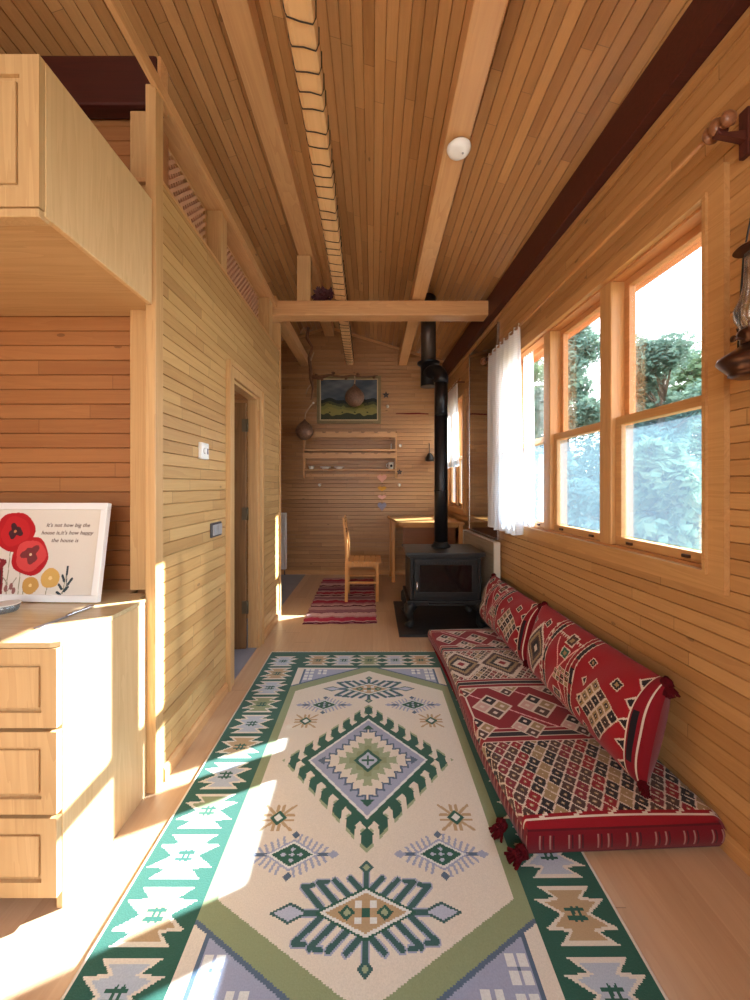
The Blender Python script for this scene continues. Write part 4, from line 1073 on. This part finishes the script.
# ================================================================== BACK WALL THINGS
# painting
pw, phh = .94, .70; pcx, pcz = FX(349, YB), FZ(400, YB)
o = empty('landscape_painting', frame_mat((pcx, YB-.002, pcz-phh/2), (-1, 0, 0), (0, -1, 0), (0, 0, 1)) , 'framed landscape painting of green fields under dark clouds above the shelf', 'painting')
m = MB(); fw = .055
ring(m, -pw/2, pw/2, 0, phh, fw, 0, .03, .006); m.build('frame', 'olive_frame' if 0 else plain('gilded_frame', lin(128, 112, 76), .5, .2, var=.3), o)
m = MB(); ring(m, -pw/2+fw-.012, pw/2-fw+.012, fw-.012, phh-fw+.012, .014, .008, .034, .002); m.build('frame_lip', plain('pale_slip', lin(196, 176, 136), .5), o)
pc = Canvas(pw-2*fw+.01, phh-2*fw+.01, .006, lin(90, 98, 104))
def nz2(X, Y, sx, sy, seed):
    v = np.zeros(X.shape)
    for k in range(1, 5):
        v += np.sin(X*sx*k*1.7+seed*k+2*np.sin(Y*sy*k*.9+seed))*np.cos(Y*sy*k*1.3+seed*2.1*k)/k
    return v
nzv = nz2(pc.X, pc.Y, 5, 9, 1.3)
sky = np.array(lin(92, 100, 108))[None, None]+(np.clip(nzv, -1, 1)[..., None])*np.array([.05, .05, .05]); pc.c = np.clip(sky, .01, 1)
hl = .27+.02*np.sin(pc.X*11)+.012*np.sin(pc.X*29)
pc.put(pc.Y < hl+.03, lin(36, 42, 36)); pc.put((pc.Y < hl-.02), lin(74, 76, 46)); 
pc.put((pc.Y < hl-.06+.015*nz2(pc.X, pc.Y, 14, 20, 4)), lin(122, 120, 66)); pc.put((pc.Y < hl-.11+.015*nz2(pc.X, pc.Y, 9, 24, 7)), lin(140, 134, 72))
pc.put((pc.Y < .09+.03*nz2(pc.X, pc.Y, 8, 8, 9)), lin(52, 58, 36)); pc.put((nz2(pc.X, pc.Y, 20, 36, 5) > 1.1) & (pc.Y < hl+.01), lin(44, 52, 32))
pc.mesh('canvas', lambda GX, GY: np.stack([GX-(pw-2*fw+.01)/2, np.full_like(GX, .012), GY+fw-.005], -1), 'oil', o)
bpy.data.objects[-1] if 0 else None
# wall shelf with scalloped rails
x0, x1 = FX(303, YB-.1), FX(397, YB-.1); zt, zb = FZ(431, YB-.1), FZ(478, YB-.1); Ls = x1-x0
sh_o = empty('wall_shelf', ((x0+x1)/2, YB-.003, zb), 'long pine plate rack with two scalloped rails under the painting', 'shelf')
hL = Ls/2; hh_ = zt-zb
for s in (-1, 1):
    m = MB(); x = s*(hL-.012)
    m.prism([(-.0, 0), (-.05, .0), (-.11, .07), (-.11, .20), (-.10, .24), (-.11, .30), (-.11, hh_-.03), (-.07, hh_), (0, hh_)], 0, x-.012, x+.012); m.build('side_board', 'shelfw', sh_o)
def rail(z, h, scal=True):
    n_ = 7; pts = [(-hL+.024, z), (hL-.024, z)]
    W_ = Ls-.048
    top = []
    for i in range(n_, 0, -1):
        cx = -hL+.024+W_*(i-.0)/(n_+0)-W_/(2*n_)
        for k in range(7):
            a = PI*k/6; top.append((cx+.030*math.cos(a), z+h-.022*math.sin(a)))
    m = MB()
    # polygon as strips so it stays valid
    xs = sorted(set([-hL+.024, hL-.024]+[round(p[0], 4) for p in top]))
    def zt_(x):
        for i in range(n_):
            cx = -hL+.024+W_*(i+.5)/n_
            if abs(x-cx) < .030: return z+h-.022*math.sqrt(max(0, 1-((x-cx)/.030)**2))
        return z+h
    for a, b in zip(xs, xs[1:]):
        if b-a > 1e-5: m.prism([(a, z), (b, z), (b, zt_(b-1e-6)), (a, zt_(a+1e-6))], 1, -.112, -.100)
    return m
rail(hh_-.095, .085).build('scalloped_rail', 'shelfw', sh_o); rail(hh_-.095-.30, .08).build('scalloped_rail', 'shelfw', sh_o)
zs1, zs2 = FZ(449, YB-.1)-zb, FZ(469, YB-.1)-zb
for z in (zs1-.02, zs2-.012):
    m = MB(); m.box(-hL+.024, hL-.024, -.11, -.0, z-.010, z+.010, .003); 
    if z == zs1-.02: m.box(-hL+.024, hL-.024, -.118, -.106, z-.012, z+.02, .003)
    m.build('shelf_board', 'shelfw', sh_o)
m = MB(); m.box(-hL+.024, hL-.024, -.012, 0, .02, .06, .003)
for k in range(8): m.tube([(-hL+.1+k*(Ls-.2)/7, -.012, .04), (-hL+.1+k*(Ls-.2)/7, -.045, .05)], .006, 6)
m.build('peg_rail', 'shelfw', sh_o)
shz = zb+zs2-.002+.0005
for px, lab in ((311, 'leftmost'), ):
    pass
def bowl(x, w, h, label, nm='bowl'):
    o = empty(nm, (x, YB-.062, shz), label, nm)
    m = MB(); m.lathe([(0, .001), (w*.55, 0), (w*.6, .004), (w*.95, h), (w*.88, h), (w*.5, .010), (0, .008)], 22); m.build('vessel', 'ceramic', o)
    m = MB(); m.lathe([(w*.955, h-.006), (w*.965, h-.002), (w*.93, h+.001)], 22); m.build('rim', 'gourd', o)
bowl(FX(311, 5.5), .048, .05, 'small white patterned bowl at left end of the plate rack')
def dish(x, label):
    o = empty('dish', (x, YB-.062, shz), label, 'dish'); m = MB(); m.lathe([(0, .001), (.03, 0), (.034, .006), (.062, .030), (.060, .034), (.03, .012), (0, .01)], 22)
    for v in range(len(m.v)): a = m.v[v]; m.v[v] = (a[0]*1.25, a[1]*.7, a[2])
    m.build('vessel', 'ceramic', o); m = MB(); m.lathe([(.064, .030), (.066, .034), (.060, .036)], 22)
    for v in range(len(m.v)): a = m.v[v]; m.v[v] = (a[0]*1.25, a[1]*.7, a[2])
    m.build('rim', 'white', o)
dish(FX(325, 5.5), 'oval white dish on lower shelf of the plate rack, beside the bowl'); dish(FX(339, 5.5), 'oval white dish farthest right on the lower rack shelf')
o = empty('mug', (FX(391, 5.5), YB-.06, shz), 'white mug with a dark motif at right end of the plate rack', 'mug')
m = MB(); m.lathe([(0, 0), (.032, 0), (.038, .01), (.042, .10), (.039, .10), (.034, .012), (0, .01)], 24); m.build('body', 'ceramic', o)
m = MB(); m.tube([(-.038, 0, .08), (-.062, 0, .075), (-.064, 0, .04), (-.037, 0, .025)], .006, 8); m.build('handle', 'ceramic', o)
m = MB(); m.ball((.004, -.040, .048), .018, (1, .25, 1.1)); m.build('motif', 'black', o)
o = empty('figurine', (FX(391.5, 5.5), YB-.055, zb+zs1-.0095), 'small pale figurine on upper shelf of the plate rack', 'figurine')
m = MB(); m.lathe([(0, 0), (.018, 0), (.016, .02), (.008, .04), (.012, .055), (.010, .068), (0, .075)], 14); m.build('body', 'ceramic', o); m = MB(); m.ball((0, 0, .082), .010); m.build('head', 'ceramic', o)
# wooden pegs / knobs on the wall
def bwt(name, px, py, label, cat, group=None, d=0): return empty(name, frame_mat((FX(px, YB), YB-.001-d, FZ(py, YB)), (-1, 0, 0), (0, -1, 0), (0, 0, 1)), label, cat, group)
for px, py, lab in ((320, 485, 'pale ball-shaped wall hook below left end of the plate rack'), (399, 485, 'pale ball-shaped wall hook below right end of the plate rack'),
                    (400, 446, 'pale ball-shaped wall hook right of the plate rack shelf'), (387.5, 407, 'pale ball-shaped wall hook right of the painting, under the dark leaf ornament')):
    o = bwt('ball_hook', px, py, lab, 'wall hook', 'pale ball hooks on the far wall')
    m = MB(); m.ball((0, .045, 0), .024); m.build('knob', 'ceramic', o); m = MB(); m.tube([(0, -.004, 0), (0, .03, 0)], .008, 8); m.build('stem', 'chair', o)
def leafornament(px, py, label, s=1):
    o = bwt('leaf_ornament', px, py, label, 'wall ornament', 'dark metal leaf ornaments')
    m = MB()
    for k in range(5):
        a = k*2*PI/5+.3; c, s_ = math.cos(a), math.sin(a)
        m.prism([(0, 0), (.02*c-.014*s_, .02*s_+.014*c), (.055*s*c, .055*s*s_), (.02*c+.014*s_, .02*s_-.014*c)], 1, -.004, .010)
    m.build('leaves', 'black', o); m = MB(); m.ball((0, .012, 0), .012); m.build('centre_boss', 'lampmetal', o)
leafornament(386, 395, 'dark metal leaf ornament on the wall right of the painting'); leafornament(399.5, 472, 'dark metal leaf ornament at lower right of the plate rack', .8)
# heart garland
hx_ = FX(382, YB); o = empty('heart_garland', (hx_, YB-.005, FZ(473, YB)), 'hanging garland of pink, mustard and grey felt hearts below the plate rack', 'garland')
m = MB(); m.tube([(0, -.006, 0), (0, -.006, -.5)], .0015, 5); m.build('string', 'rope', o)
def heart(s):
    pts = []
    for k in range(22):
        t = 2*PI*k/22; pts.append((s*16*math.sin(t)**3/17, s*(13*math.cos(t)-5*math.cos(2*t)-2*math.cos(3*t)-math.cos(4*t))/17))
    return pts
for py, mt, s, flat in ((478, 'pink', .076, .95), (488.5, 'yellow', .070, .65), (497, 'pink', .066, .65), (506, 'bluegrey', .070, 1.1)):
    m = MB(); zc = FZ(py, YB)-FZ(473, YB); m.prism([(x, z*flat+zc) for x, z in heart(s)], 1, -.014, .006); m.build('heart', mt, o)
# slim dark red stick and black scoop
o = bwt('carved_stick', 412, 414, 'thin dark red stick lying horizontal on the far wall left of the flue', 'stick')
m = MB(); m.tube([(-.24, .02, -.004), (-.1, .02, .004), (.05, .02, 0), (.24, .02, 0)], [.006, .010, .010, .005], 8); m.build('shaft', 'dark_red', o)
for q in (-.15, .15):
    m = MB(); m.tube([(q, -.004, 0), (q, .02, 0)], .004, 6); m.build('pin', 'black', o)
o = bwt('wall_scoop', 429, 457, 'black iron scoop hanging on the far wall beside the flue', 'scoop')
m = MB(); m.lathe([(0, -.07), (.06, -.065), (.066, -.02), (.03, .04), (.02, .05)], 18, c=(0, .07, 0)); m.build('bowl', 'black', o); m = MB(); m.tube([(0, .07, .04), (0, .03, .12), (0, .012, .19), (0, .0, .2)], .006, 8); m.build('handle', 'black', o)
# white radiator at the far left
o = empty('panel_radiator', (FX(286, YB-.1)-.3, YB-.003, .09), 'white panel radiator low on the far wall behind the partition end', 'radiator')
m = MB(); m.box(-.45, .30, -.09, -.03, 0, .82, .01); m.build('panel', 'white', o)
m = MB()
for k in range(24): m.box(-.44+k*.031, -.44+k*.031+.012, -.094, -.09, .03, .79, .002)
m.build('fins', 'frame_white', o); m = MB(); m.tube([(.27, -.05, 0), (.27, -.05, -.088)], .009, 8); m.build('pipe', 'steel', o)
for q in (-.3, .1):
    m = MB(); m.box(q, q+.03, -.03, 0, .1, .7); m.build('bracket', 'steel', o)

# branch garland and gourds hanging from the tie beam
br = empty('hanging_branch', (FX(311, 5.3), 5.3, 3.06), 'gnarled dry branch hanging beside the painting with a side twig over its top', 'branch')
def BP(px, py, Y=5.3): return (FX(px, Y)-FX(311, 5.3), Y-5.3, FZ(py, Y)-3.06)
m = MB(); pts = [BP(308.5, 327, 5.25), BP(307, 338), BP(312, 347), BP(309, 358), BP(310.5, 368), BP(311, 378), BP(313, 388), BP(311, 400)]
m.tube(pts, [.02, .024, .02, .022, .024, .03, .016, .008], 8); m.build('main_stem', 'twig', br)
m = MB(); m.tube([BP(311, 377), BP(320, 377.5), BP(330, 375), BP(342, 377), BP(352, 375.5), BP(364, 377), BP(378, 375.5)], [.028, .03, .014, .016, .012, .012, .006], 7)
for (px, py) in ((316, 375), (322, 379), (333, 373), (346, 378), (358, 374), (374, 377)): m.ball(BP(px, py, 5.28), .022, seg=8, rings=6, jit=.6)
m.build('side_twig', 'twig', br)
for pts_, r_ in (([BP(300, 334), BP(304, 328), BP(311, 331), BP(314, 326)], [.006, .01, .01, .006]), ([BP(309, 365), BP(312, 357), BP(314, 352)], [.010, .011, .006]), ([BP(306, 394), BP(308, 388), BP(312, 383)], [.006, .009, .007])):
    m = MB(); m.tube(pts_, r_, 6); m.build('pale_twig', 'twig_pale', br)
def gourd(px, py, Y, r, label, stalk):
    o = empty('dried_gourd', (FX(px, Y), Y, FZ(py, Y)), label, 'hanging gourd', 'dried gourds hanging on the far wall')
    m = MB(); m.lathe([(0, -.95*r), (.25*r, -.97*r), (.6*r, -.80*r), (.92*r, -.40*r), (1.0*r, 0), (.88*r, .42*r), (.58*r, .78*r), (.28*r, 1.02*r), (.13*r, 1.2*r), (.08*r, 1.32*r)], 22)
    m.build('shell', 'gourd', o); m = MB(); m.tube([(x, y, z) for x, y, z in stalk], [.010, .009, .009, .008][:len(stalk)], 7); m.build('stalk', 'twig_pale', o)
    return o
Yg = 5.25
def rel(px, py, cx, cy, Y=Yg): return ((px-cx)*Y/F, 0, -(py-cy)*Y/F)
gourd(304.5, 431, Yg, .125, 'round dried gourd hanging at left end of the plate rack', [rel(304.5, 421, 304.5, 431), rel(305.5, 413, 304.5, 431), rel(309, 408, 304.5, 431), rel(313, 403, 304.5, 431)])
gourd(354.5, 397, Yg, .135, 'round dried gourd hanging in front of the painting', [rel(354.5, 384, 354.5, 397), rel(355, 380, 354.5, 397), rel(354.5, 376, 354.5, 397)])
m = MB(); m.ball(BP(313.3, 403, 5.24), .014); m.build('pale_bead', 'ceramic', br)
# maroon bunch on top of the tie beam
o = empty('dried_flower_bunch', (FX(322.5, 3.66), 3.67, 3.061), 'dark maroon dried flower bunch sitting on the tie beam', 'dried flowers')
m = MB()
for k in range(16):
    a = random.uniform(0, 2*PI); r = random.uniform(0, .07); zc = random.uniform(.03, .13)
    c = (r*math.cos(a)*1.1-.0, r*math.sin(a)*.6, zc); q = random.uniform(.025, .045)
    for j in range(5):
        b = j*2*PI/5+k; cc, ss = math.cos(b), math.sin(b)
        m.add([c, (c[0]+q*cc-.4*q*ss, c[1]+q*.6*ss, c[2]+q*ss+.4*q*cc), (c[0]+1.4*q*cc, c[1]-.3*q, c[2]+1.4*q*ss), (c[0]+q*cc+.4*q*ss, c[1]+q*.5*ss, c[2]+q*ss-.4*q*cc)], [(0, 1, 2, 3)], True)
    m.ball(c, q*.6, seg=8, rings=6, jit=.5)
m.build('petals', 'maroon', o); m = MB(); m.tube([(-.08, 0, .012), (0, .01, .05), (.09, 0, .02)], .008, 6); m.build('stems', 'twig', o)

# ================================================================== KITCHEN
CT = .826; CX = -.955; CF = 1.17
kc = empty('kitchen_counter', (-1.5, 1.45, 0), 'pale wooden kitchen drawer unit at left with a long sunlit side panel', 'kitchen cabinet')
def kx(x): return x+1.5
def ky(y): return y-1.45
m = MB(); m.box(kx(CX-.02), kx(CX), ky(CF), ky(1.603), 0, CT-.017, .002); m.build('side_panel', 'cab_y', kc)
m = MB(); m.box(kx(-2.6), kx(CX-.02), ky(CF+.02), ky(1.70), .08, CT-.017); m.box(kx(-2.6), kx(CX-.03), ky(CF+.06), ky(1.70), 0, .08); m.build('carcass', 'cab', kc)
for i, (z0, z1) in enumerate(((FZ(892, CF), FZ(812, CF)), (FZ(810, CF), FZ(727, CF)), (FZ(725, CF), FZ(645, CF)))):
    for bx0, bx1 in ((-1.50, CX-.003), (-2.05, -1.51)):
        m = MB(); w = .046; z0c, z1c = z0+.003, z1-.003; a, b = kx(bx0), kx(bx1); f0, f1 = ky(CF-.02), ky(CF)
        m.prism([(a, z0c), (b, z0c), (b-w, z0c+w), (a+w, z0c+w)], 1, f0, f1); m.prism([(a, z1c), (b, z1c), (b-w, z1c-w), (a+w, z1c-w)], 1, f0, f1)
        m.prism([(a, z0c), (a+w, z0c+w), (a+w, z1c-w), (a, z1c)], 1, f0, f1); m.prism([(b, z0c), (b-w, z0c+w), (b-w, z1c-w), (b, z1c)], 1, f0, f1)
        m.box(a+w, b-w, f0+.011, f1, z0c+w, z1c-w); m.box(a+w+.012, b-w-.012, f0+.004, f0+.012, z0c+w+.012, z1c-w-.012, .003)
        dd = m.build('drawer', 'cab', kc)
        m = MB(); cxk = (a+b)/2; m.ball((cxk, f0-.02, (z0+z1)/2), .013); m.tube([(cxk, f0-.015, (z0+z1)/2), (cxk, f0+.001, (z0+z1)/2)], .006, 8); m.build('knob', 'cab', dd)
wt = MB()
n_ = 6; pts = [(kx(-2.6), ky(CF-.022)), (kx(CX)-.02, ky(CF-.022)), (kx(CX)+.002, ky(CF-.01)), (kx(CX)+.002, ky(1.602)), (kx(-.99), ky(1.602)), (kx(-.99), ky(KY-.062)), (kx(-1.077), ky(KY-.062)), (kx(-1.077), ky(KY-.002)), (kx(-2.6), ky(KY-.002))]
wt.prism(pts, 2, CT-.015, CT)
o = wt.build('worktop', 'counter', mw=T(-1.5, 1.45, 0)); tag(o, 'glossy pale wooden worktop on the left drawer unit', 'worktop')
# hanging cabinet
uc = empty('wall_cabinet', (-1.5, 1.33, 2.065), 'pale wooden cabinet hung high at upper left with a panelled door', 'kitchen cabinet')
UY0, UY1, Uz = 1.08, 1.60, .44
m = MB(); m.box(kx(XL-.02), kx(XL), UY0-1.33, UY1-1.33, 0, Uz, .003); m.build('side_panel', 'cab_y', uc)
m = MB(); m.box(kx(-2.4), kx(XL-.02), UY0-1.33+.02, KY-1.33-.003, .012, .03); m.box(kx(-2.4), kx(XL-.02), UY0-1.33+.02, UY1-1.33, .03, Uz-.01); m.build('carcass', 'cab_x', uc)
m = MB(); m.box(kx(-2.4), kx(XL-.004), UY0-1.33-.018, UY0-1.33+.02, -.012, .012, .003); m.build('light_rail', 'cab', uc)
for a, b in ((-1.50, XL-.002), (-2.06, -1.51)):
    m = MB(); a, b = kx(a), kx(b); f0, f1 = UY0-1.33-.02, UY0-1.33; w = .055; z0c, z1c = .015, Uz
    m.prism([(a, z0c), (b, z0c), (b-w, z0c+w), (a+w, z0c+w)], 1, f0, f1); m.prism([(a, z1c), (b, z1c), (b-w, z1c-w), (a+w, z1c-w)], 1, f0, f1)
    m.prism([(a, z0c), (a+w, z0c+w), (a+w, z1c-w), (a, z1c)], 1, f0, f1); m.prism([(b, z0c), (b-w, z0c+w), (b-w, z1c-w), (b, z1c)], 1, f0, f1)
    m.box(a+w, b-w, f0+.011, f1, z0c+w, z1c-w); m.box(a+w+.014, b-w-.014, f0+.004, f0+.012, z0c+w+.014, z1c-w-.014, .003)
    dd = m.build('door', 'cab', uc); m = MB(); m.ball((a+.05 if a > -.2 else b-.05, f0-.018, .09), .013); m.tube([(a+.05 if a > -.2 else b-.05, f0-.012, .09), (a+.05 if a > -.2 else b-.05, f0+.001, .09)], .006, 8); m.build('knob', 'cab', dd)
# steel duct on top of the cabinet
o = empty('steel_duct', (-1.44, 1.30, 2.508), 'shiny metal duct lying on top of the high cabinet at upper left', 'duct')
m = MB()
m.lathe([(.05, 0), (.05, .42)]+[], 20, Matrix.Translation((-.06, .02, .05)) @ Matrix.Rotation(math.radians(70), 4, 'Y') @ Matrix.Rotation(PI, 4, 'Z') @ Matrix.Translation((0, 0, -.42))) if 0 else m.tube([(-.5, .12, .052), (.04, .06, .052)], .05, 20)
m.build('pipe', 'steel', o)
for k in range(9):
    m = MB(); t = k/8; p = Vector((-.5, .12, .052)).lerp(Vector((.04, .06, .052)), t); m.tube([p-Vector((.005, 0, 0)), p+Vector((.005, 0, 0))], .0525, 20); m.build('seam_bead', 'steel', o)

# framed print
PW, PH = .66, .405
tilt = math.radians(9)
pr = empty('framed_print', Matrix.Translation((FX(99, 1.545)-PW/2, 1.545, CT+.003)) @ Matrix.Rotation(math.radians(-2), 4, 'Z') @ Matrix.Rotation(-tilt, 4, 'X'), 'white framed poppy print with a quotation leaning on the kitchen worktop', 'picture')
m = MB(); ring(m, -PW/2, PW/2, 0, PH, .028, -.002, .022, .003); m.build('frame', 'frame_white', pr)
m = MB(); m.box(-PW/2+.02, PW/2-.02, .014, .019, .02, PH-.02); m.build('backboard', 'desk_dark', pr)
iw, ih = PW-.05, PH-.05
pc = Canvas(iw, ih, .0022, lin(216, 208, 196))
def pp(px, py):   # position in photo pixels to print coordinates
    x = iw-(101-px)/ (101.) * (.43); z = ih*(1-(py-512)/(594-512)); return x, z
RP, RP2 = lin(176, 22, 34), lin(206, 70, 70)
for (a, b, c_, d_) in ((12, 552, 14, 596), (25, 570, 26, 596), (30, 585, 31, 596), (54, 586, 53, 596), (70, 592, 72, 570)):
    pc.seg(*pp(a, b), *pp(c_, d_), .004, lin(150, 146, 120))
pc.disc(*pp(14, 534), .082, RP, .05, 1); pc.disc(*pp(14, 534), .062, lin(190, 34, 42), .06, 2)
pc.disc(*pp(14, 534), .028, lin(64, 30, 40), .25, 2)
pc.disc(*pp(33, 558), .078, RP, .04, 4); pc.disc(*pp(33, 557), .064, RP2, .05, 1); pc.disc(*pp(33, 556), .034, lin(120, 50, 54), .25, 5); pc.disc(*pp(33, 556), .006, lin(220, 190, 150))
for (q, w) in (((14, 534), .006),): pc.disc(*pp(*q), w, lin(200, 130, 90))
pc.disc(*pp(37, 585), .035, lin(196, 150, 80), .03, 1); pc.disc(*pp(56, 578), .040, lin(208, 166, 92), .03, 3)
pc.disc(*pp(56, 578), .008, lin(230, 200, 140)); pc.disc(*pp(37, 585), .007, lin(230, 200, 140))
# plain dark red bird outline
pc.poly([pp(-6, 566), pp(3, 560), pp(9, 561), pp(10, 564), pp(7, 568), pp(9, 580), pp(10, 595), pp(2, 596), pp(-4, 590)], lin(122, 30, 40)); pc.poly([pp(1, 568), pp(6, 572), pp(7, 584), pp(2, 580)], lin(70, 30, 36)); pc.disc(*pp(2, 563), .006, lin(216, 208, 196))
for (a, b, c_, d_) in ((15, 596, 12, 580), (15, 590, 22, 578), (14, 584, 8, 577)): pc.seg(*pp(a, b), *pp(c_, d_), .004, lin(150, 140, 120))
for (a, b) in ((13, 588), (18, 586), (21, 590)): pc.disc(*pp(a, b), .008, lin(140, 90, 86), 0, 0, .014)
pc.seg(*pp(69, 592), *pp(75, 582), .003, lin(44, 60, 66)); pc.seg(*pp(73, 588), *pp(72, 570), .003, lin(44, 60, 66))
for (x, y, a, b) in ((72, 571, 0, 7), (69, 578, -3, 5), (67, 586, -4, 4), (66, 592, -4, 2), (76, 581, 4, 5), (73, 588, 4, 4)):
    p, q = pp(x-a*.4, y+b*.5), pp(x+a*.4, y-b*.5); pc.seg(*p, *q, .010, lin(44, 60, 66))
pc.mesh('print_sheet', lambda GX, GY: np.stack([GX-iw/2, np.full_like(GX, .010), GY+.025], -1), 'print', pr)
def text(s, size, loc, parent, mat, shear=.25, name='lettering'):
    cu = bpy.data.curves.new('t', 'FONT'); cu.body = s; cu.size = size; cu.align_x = 'CENTER'; cu.shear = shear; cu.extrude = .0003; cu.space_character = 1.05; cu.offset = .0002
    to = bpy.data.objects.new('t', cu); COL.objects.link(to); bpy.context.view_layer.update()
    me = bpy.data.meshes.new_from_object(to.evaluated_get(bpy.context.evaluated_depsgraph_get())); bpy.data.objects.remove(to)
    me.materials.clear(); me.materials.append(M[mat])
    o = bpy.data.objects.new(name, me); COL.objects.link(o); o.parent = parent; o.location = loc; o.rotation_euler = (PI/2, 0, 0); return o
tx = pp(67, 530)[0]-iw/2
for i, s in enumerate(("It's not how big the", "house is,it's how happy", "the house is")):
    text(s, .0225, (tx-(.006 if i == 2 else 0), .0095, .025+pp(0, 529.5+i*7.3)[1]), pr, 'ink')
# knife and tumbler
o = empty('table_knife', Matrix.Translation((-1.105, 1.37, CT+.001)) @ Matrix.Rotation(math.radians(-8), 4, 'Z'), 'steel table knife lying near the worktop edge', 'knife')
m = MB(); m.prism([(-.008, -.11), (.004, -.115), (.010, -.10), (.009, -.0), (-.008, -.0)], 2, .001, .003); m.build('blade', plain('dark_blade', lin(120, 120, 128), .3, .8), o)
m = MB(); m.tube([(0, 0, .005), (0, .03, .006), (0, .06, .006), (0, .09, .007), (0, .11, .006)], [.005, .007, .006, .009, .006], 10); m.build('handle', 'steel', o)
o = empty('drinking_glass', (-1.385, 1.43, CT+.001), 'low glass dish at left edge of the worktop before the print', 'glass')
m = MB(); m.lathe([(0, 0), (.034, 0), (.040, .006), (.046, .03), (.043, .03), (.036, .008), (0, .006)], 24); m.build('bowl', 'clear', o); m = MB(); m.lathe([(.046, .028), (.0475, .031), (.043, .031)], 24); m.build('rim', 'ceramic', o)

# ================================================================== OUTSIDE
m = MB(); m.box(1.6, 60, -30, 60, -.6, -.5); struct(m.build('ground', 'grass'))
def tree(x, y, h, r, mat, label, seed, n=2600, ls=.16):
    R = random.Random(seed); g = 'trees seen through the large window'
    o = empty('tree', (x, y, -.5), label, 'tree', None)
    m = MB(); pts = [(0, 0, 0), (.1, .05, h*.3), (-.05, .1, h*.6), (0, 0, h*.9)]; m.tube(pts, [.16, .13, .09, .03], 8)
    blobs = []
    for k in range(40):
        a = R.uniform(0, 2*PI); t = R.random(); rr = r*(1-.75*t)*R.uniform(.3, 1); z = h*(.10+.88*t)
        c = Vector((rr*math.cos(a), rr*math.sin(a), z)); blobs.append((c, r*R.uniform(.26, .44)*(1-.4*t)))
        m.tube([(0, 0, z*.8), tuple((c+Vector((0, 0, z*.8)))*.5), tuple(c)], [.04, .025, .01], 5)
    m.build('trunk', 'bark', o)
    V = []; Fc = []
    for k in range(n):
        c, br_ = blobs[k % len(blobs)]; d = Vector((R.gauss(0, 1), R.gauss(0, 1), R.gauss(0, 1))).normalized()*br_*R.random()**.4
        p = c+d; s = ls*R.uniform(.5, 1.1); a = Vector((R.gauss(0, 1), R.gauss(0, 1), R.gauss(0, 1))).normalized(); b = a.orthogonal().normalized()
        i = len(V); V += [tuple(p-a*s*.6), tuple(p+b*s*.28), tuple(p+a*s*.6), tuple(p-b*s*.28)]; Fc.append((i, i+1, i+2, i+3))
    m = MB(); m.add(V, Fc); m.build('crown', mat, o)
trees = [(7.6, 9.9, 5.5, 2.0, 'leaf1', 'rounded blue-green tree behind the near window bay'), (6.8, 13.4, 8.0, 2.1, 'leaf1', 'blue-green tree filling the middle window bay'),
         (7.6, 18.5, 9.0, 2.3, 'leaf2', 'fresh green tree behind the far window bay'), (13.0, 15.0, 7.0, 3.0, 'leaf2', 'wide tree behind the rounded tree outside the near bay'),
         (4.1, 5.3, 2.3, 1.0, 'leaf2', 'low leafy bush just outside the near window bay'), (4.0, 8.2, 2.4, 1.1, 'leaf1', 'low blue-green bush outside below the middle window bay'),
         (17, 24, 11, 3.4, 'leaf1', 'tall tree farthest away outside the middle bay'), (8, 24, 11, 3.4, 'leaf1', 'tall tree outside the small far window')]
for i, t in enumerate(trees): tree(*t, seed=20+i, n=26000 if i < 2 else 8000, ls=.19 if i < 1 else .22 if i < 2 or i in (4, 5) else .32)

# ================================================================== LIGHT, CAMERA
az, el = math.radians(27.6), math.radians(28.6)
dirv = Vector((-math.cos(az)*math.cos(el), -math.sin(az)*math.cos(el), -math.sin(el)))
sl = bpy.data.lights.new('sun', 'SUN'); sl.energy = 30; sl.angle = math.radians(.55); sl.color = (1, .96, .89)
so = bpy.data.objects.new('sun', sl); COL.objects.link(so); so.rotation_euler = dirv.to_track_quat('-Z', 'Y').to_euler()
w = bpy.data.worlds.new('sky'); SC.world = w; w.use_nodes = True; nt = w.node_tree; nt.nodes.clear()
ow = nt.nodes.new('ShaderNodeOutputWorld'); bg = nt.nodes.new('ShaderNodeBackground'); nt.links.new(bg.outputs[0], ow.inputs[0])
tc = nt.nodes.new('ShaderNodeTexCoord'); sp = nt.nodes.new('ShaderNodeSeparateXYZ'); nt.links.new(tc.outputs['Generated'], sp.inputs[0])
cr = nt.nodes.new('ShaderNodeValToRGB'); nt.links.new(sp.outputs[2], cr.inputs[0])
cr.color_ramp.elements[0].color = (1, .99, .96, 1); cr.color_ramp.elements[1].color = (.62, .80, 1, 1); cr.color_ramp.elements[1].position = .9
nt.links.new(cr.outputs[0], bg.inputs[0]); bg.inputs[1].default_value = 4.5

cam = bpy.data.cameras.new('camera'); co = bpy.data.objects.new('camera', cam); COL.objects.link(co)
co.location = (0, 0, H); co.rotation_euler = (PI/2, 0, 0)
cam.sensor_fit = 'VERTICAL'; cam.sensor_width = 36; cam.sensor_height = 36; cam.lens = 36*F/1000
cam.shift_x = (375-VX)/1000; cam.shift_y = -(500-VY)/1000
cam.clip_start = .05; cam.clip_end = 200
SC.camera = co
vs = SC.view_settings; vs.view_transform = 'Standard'; vs.look = 'None'; vs.gamma = 1; vs.use_curve_mapping = False; vs.exposure = .8
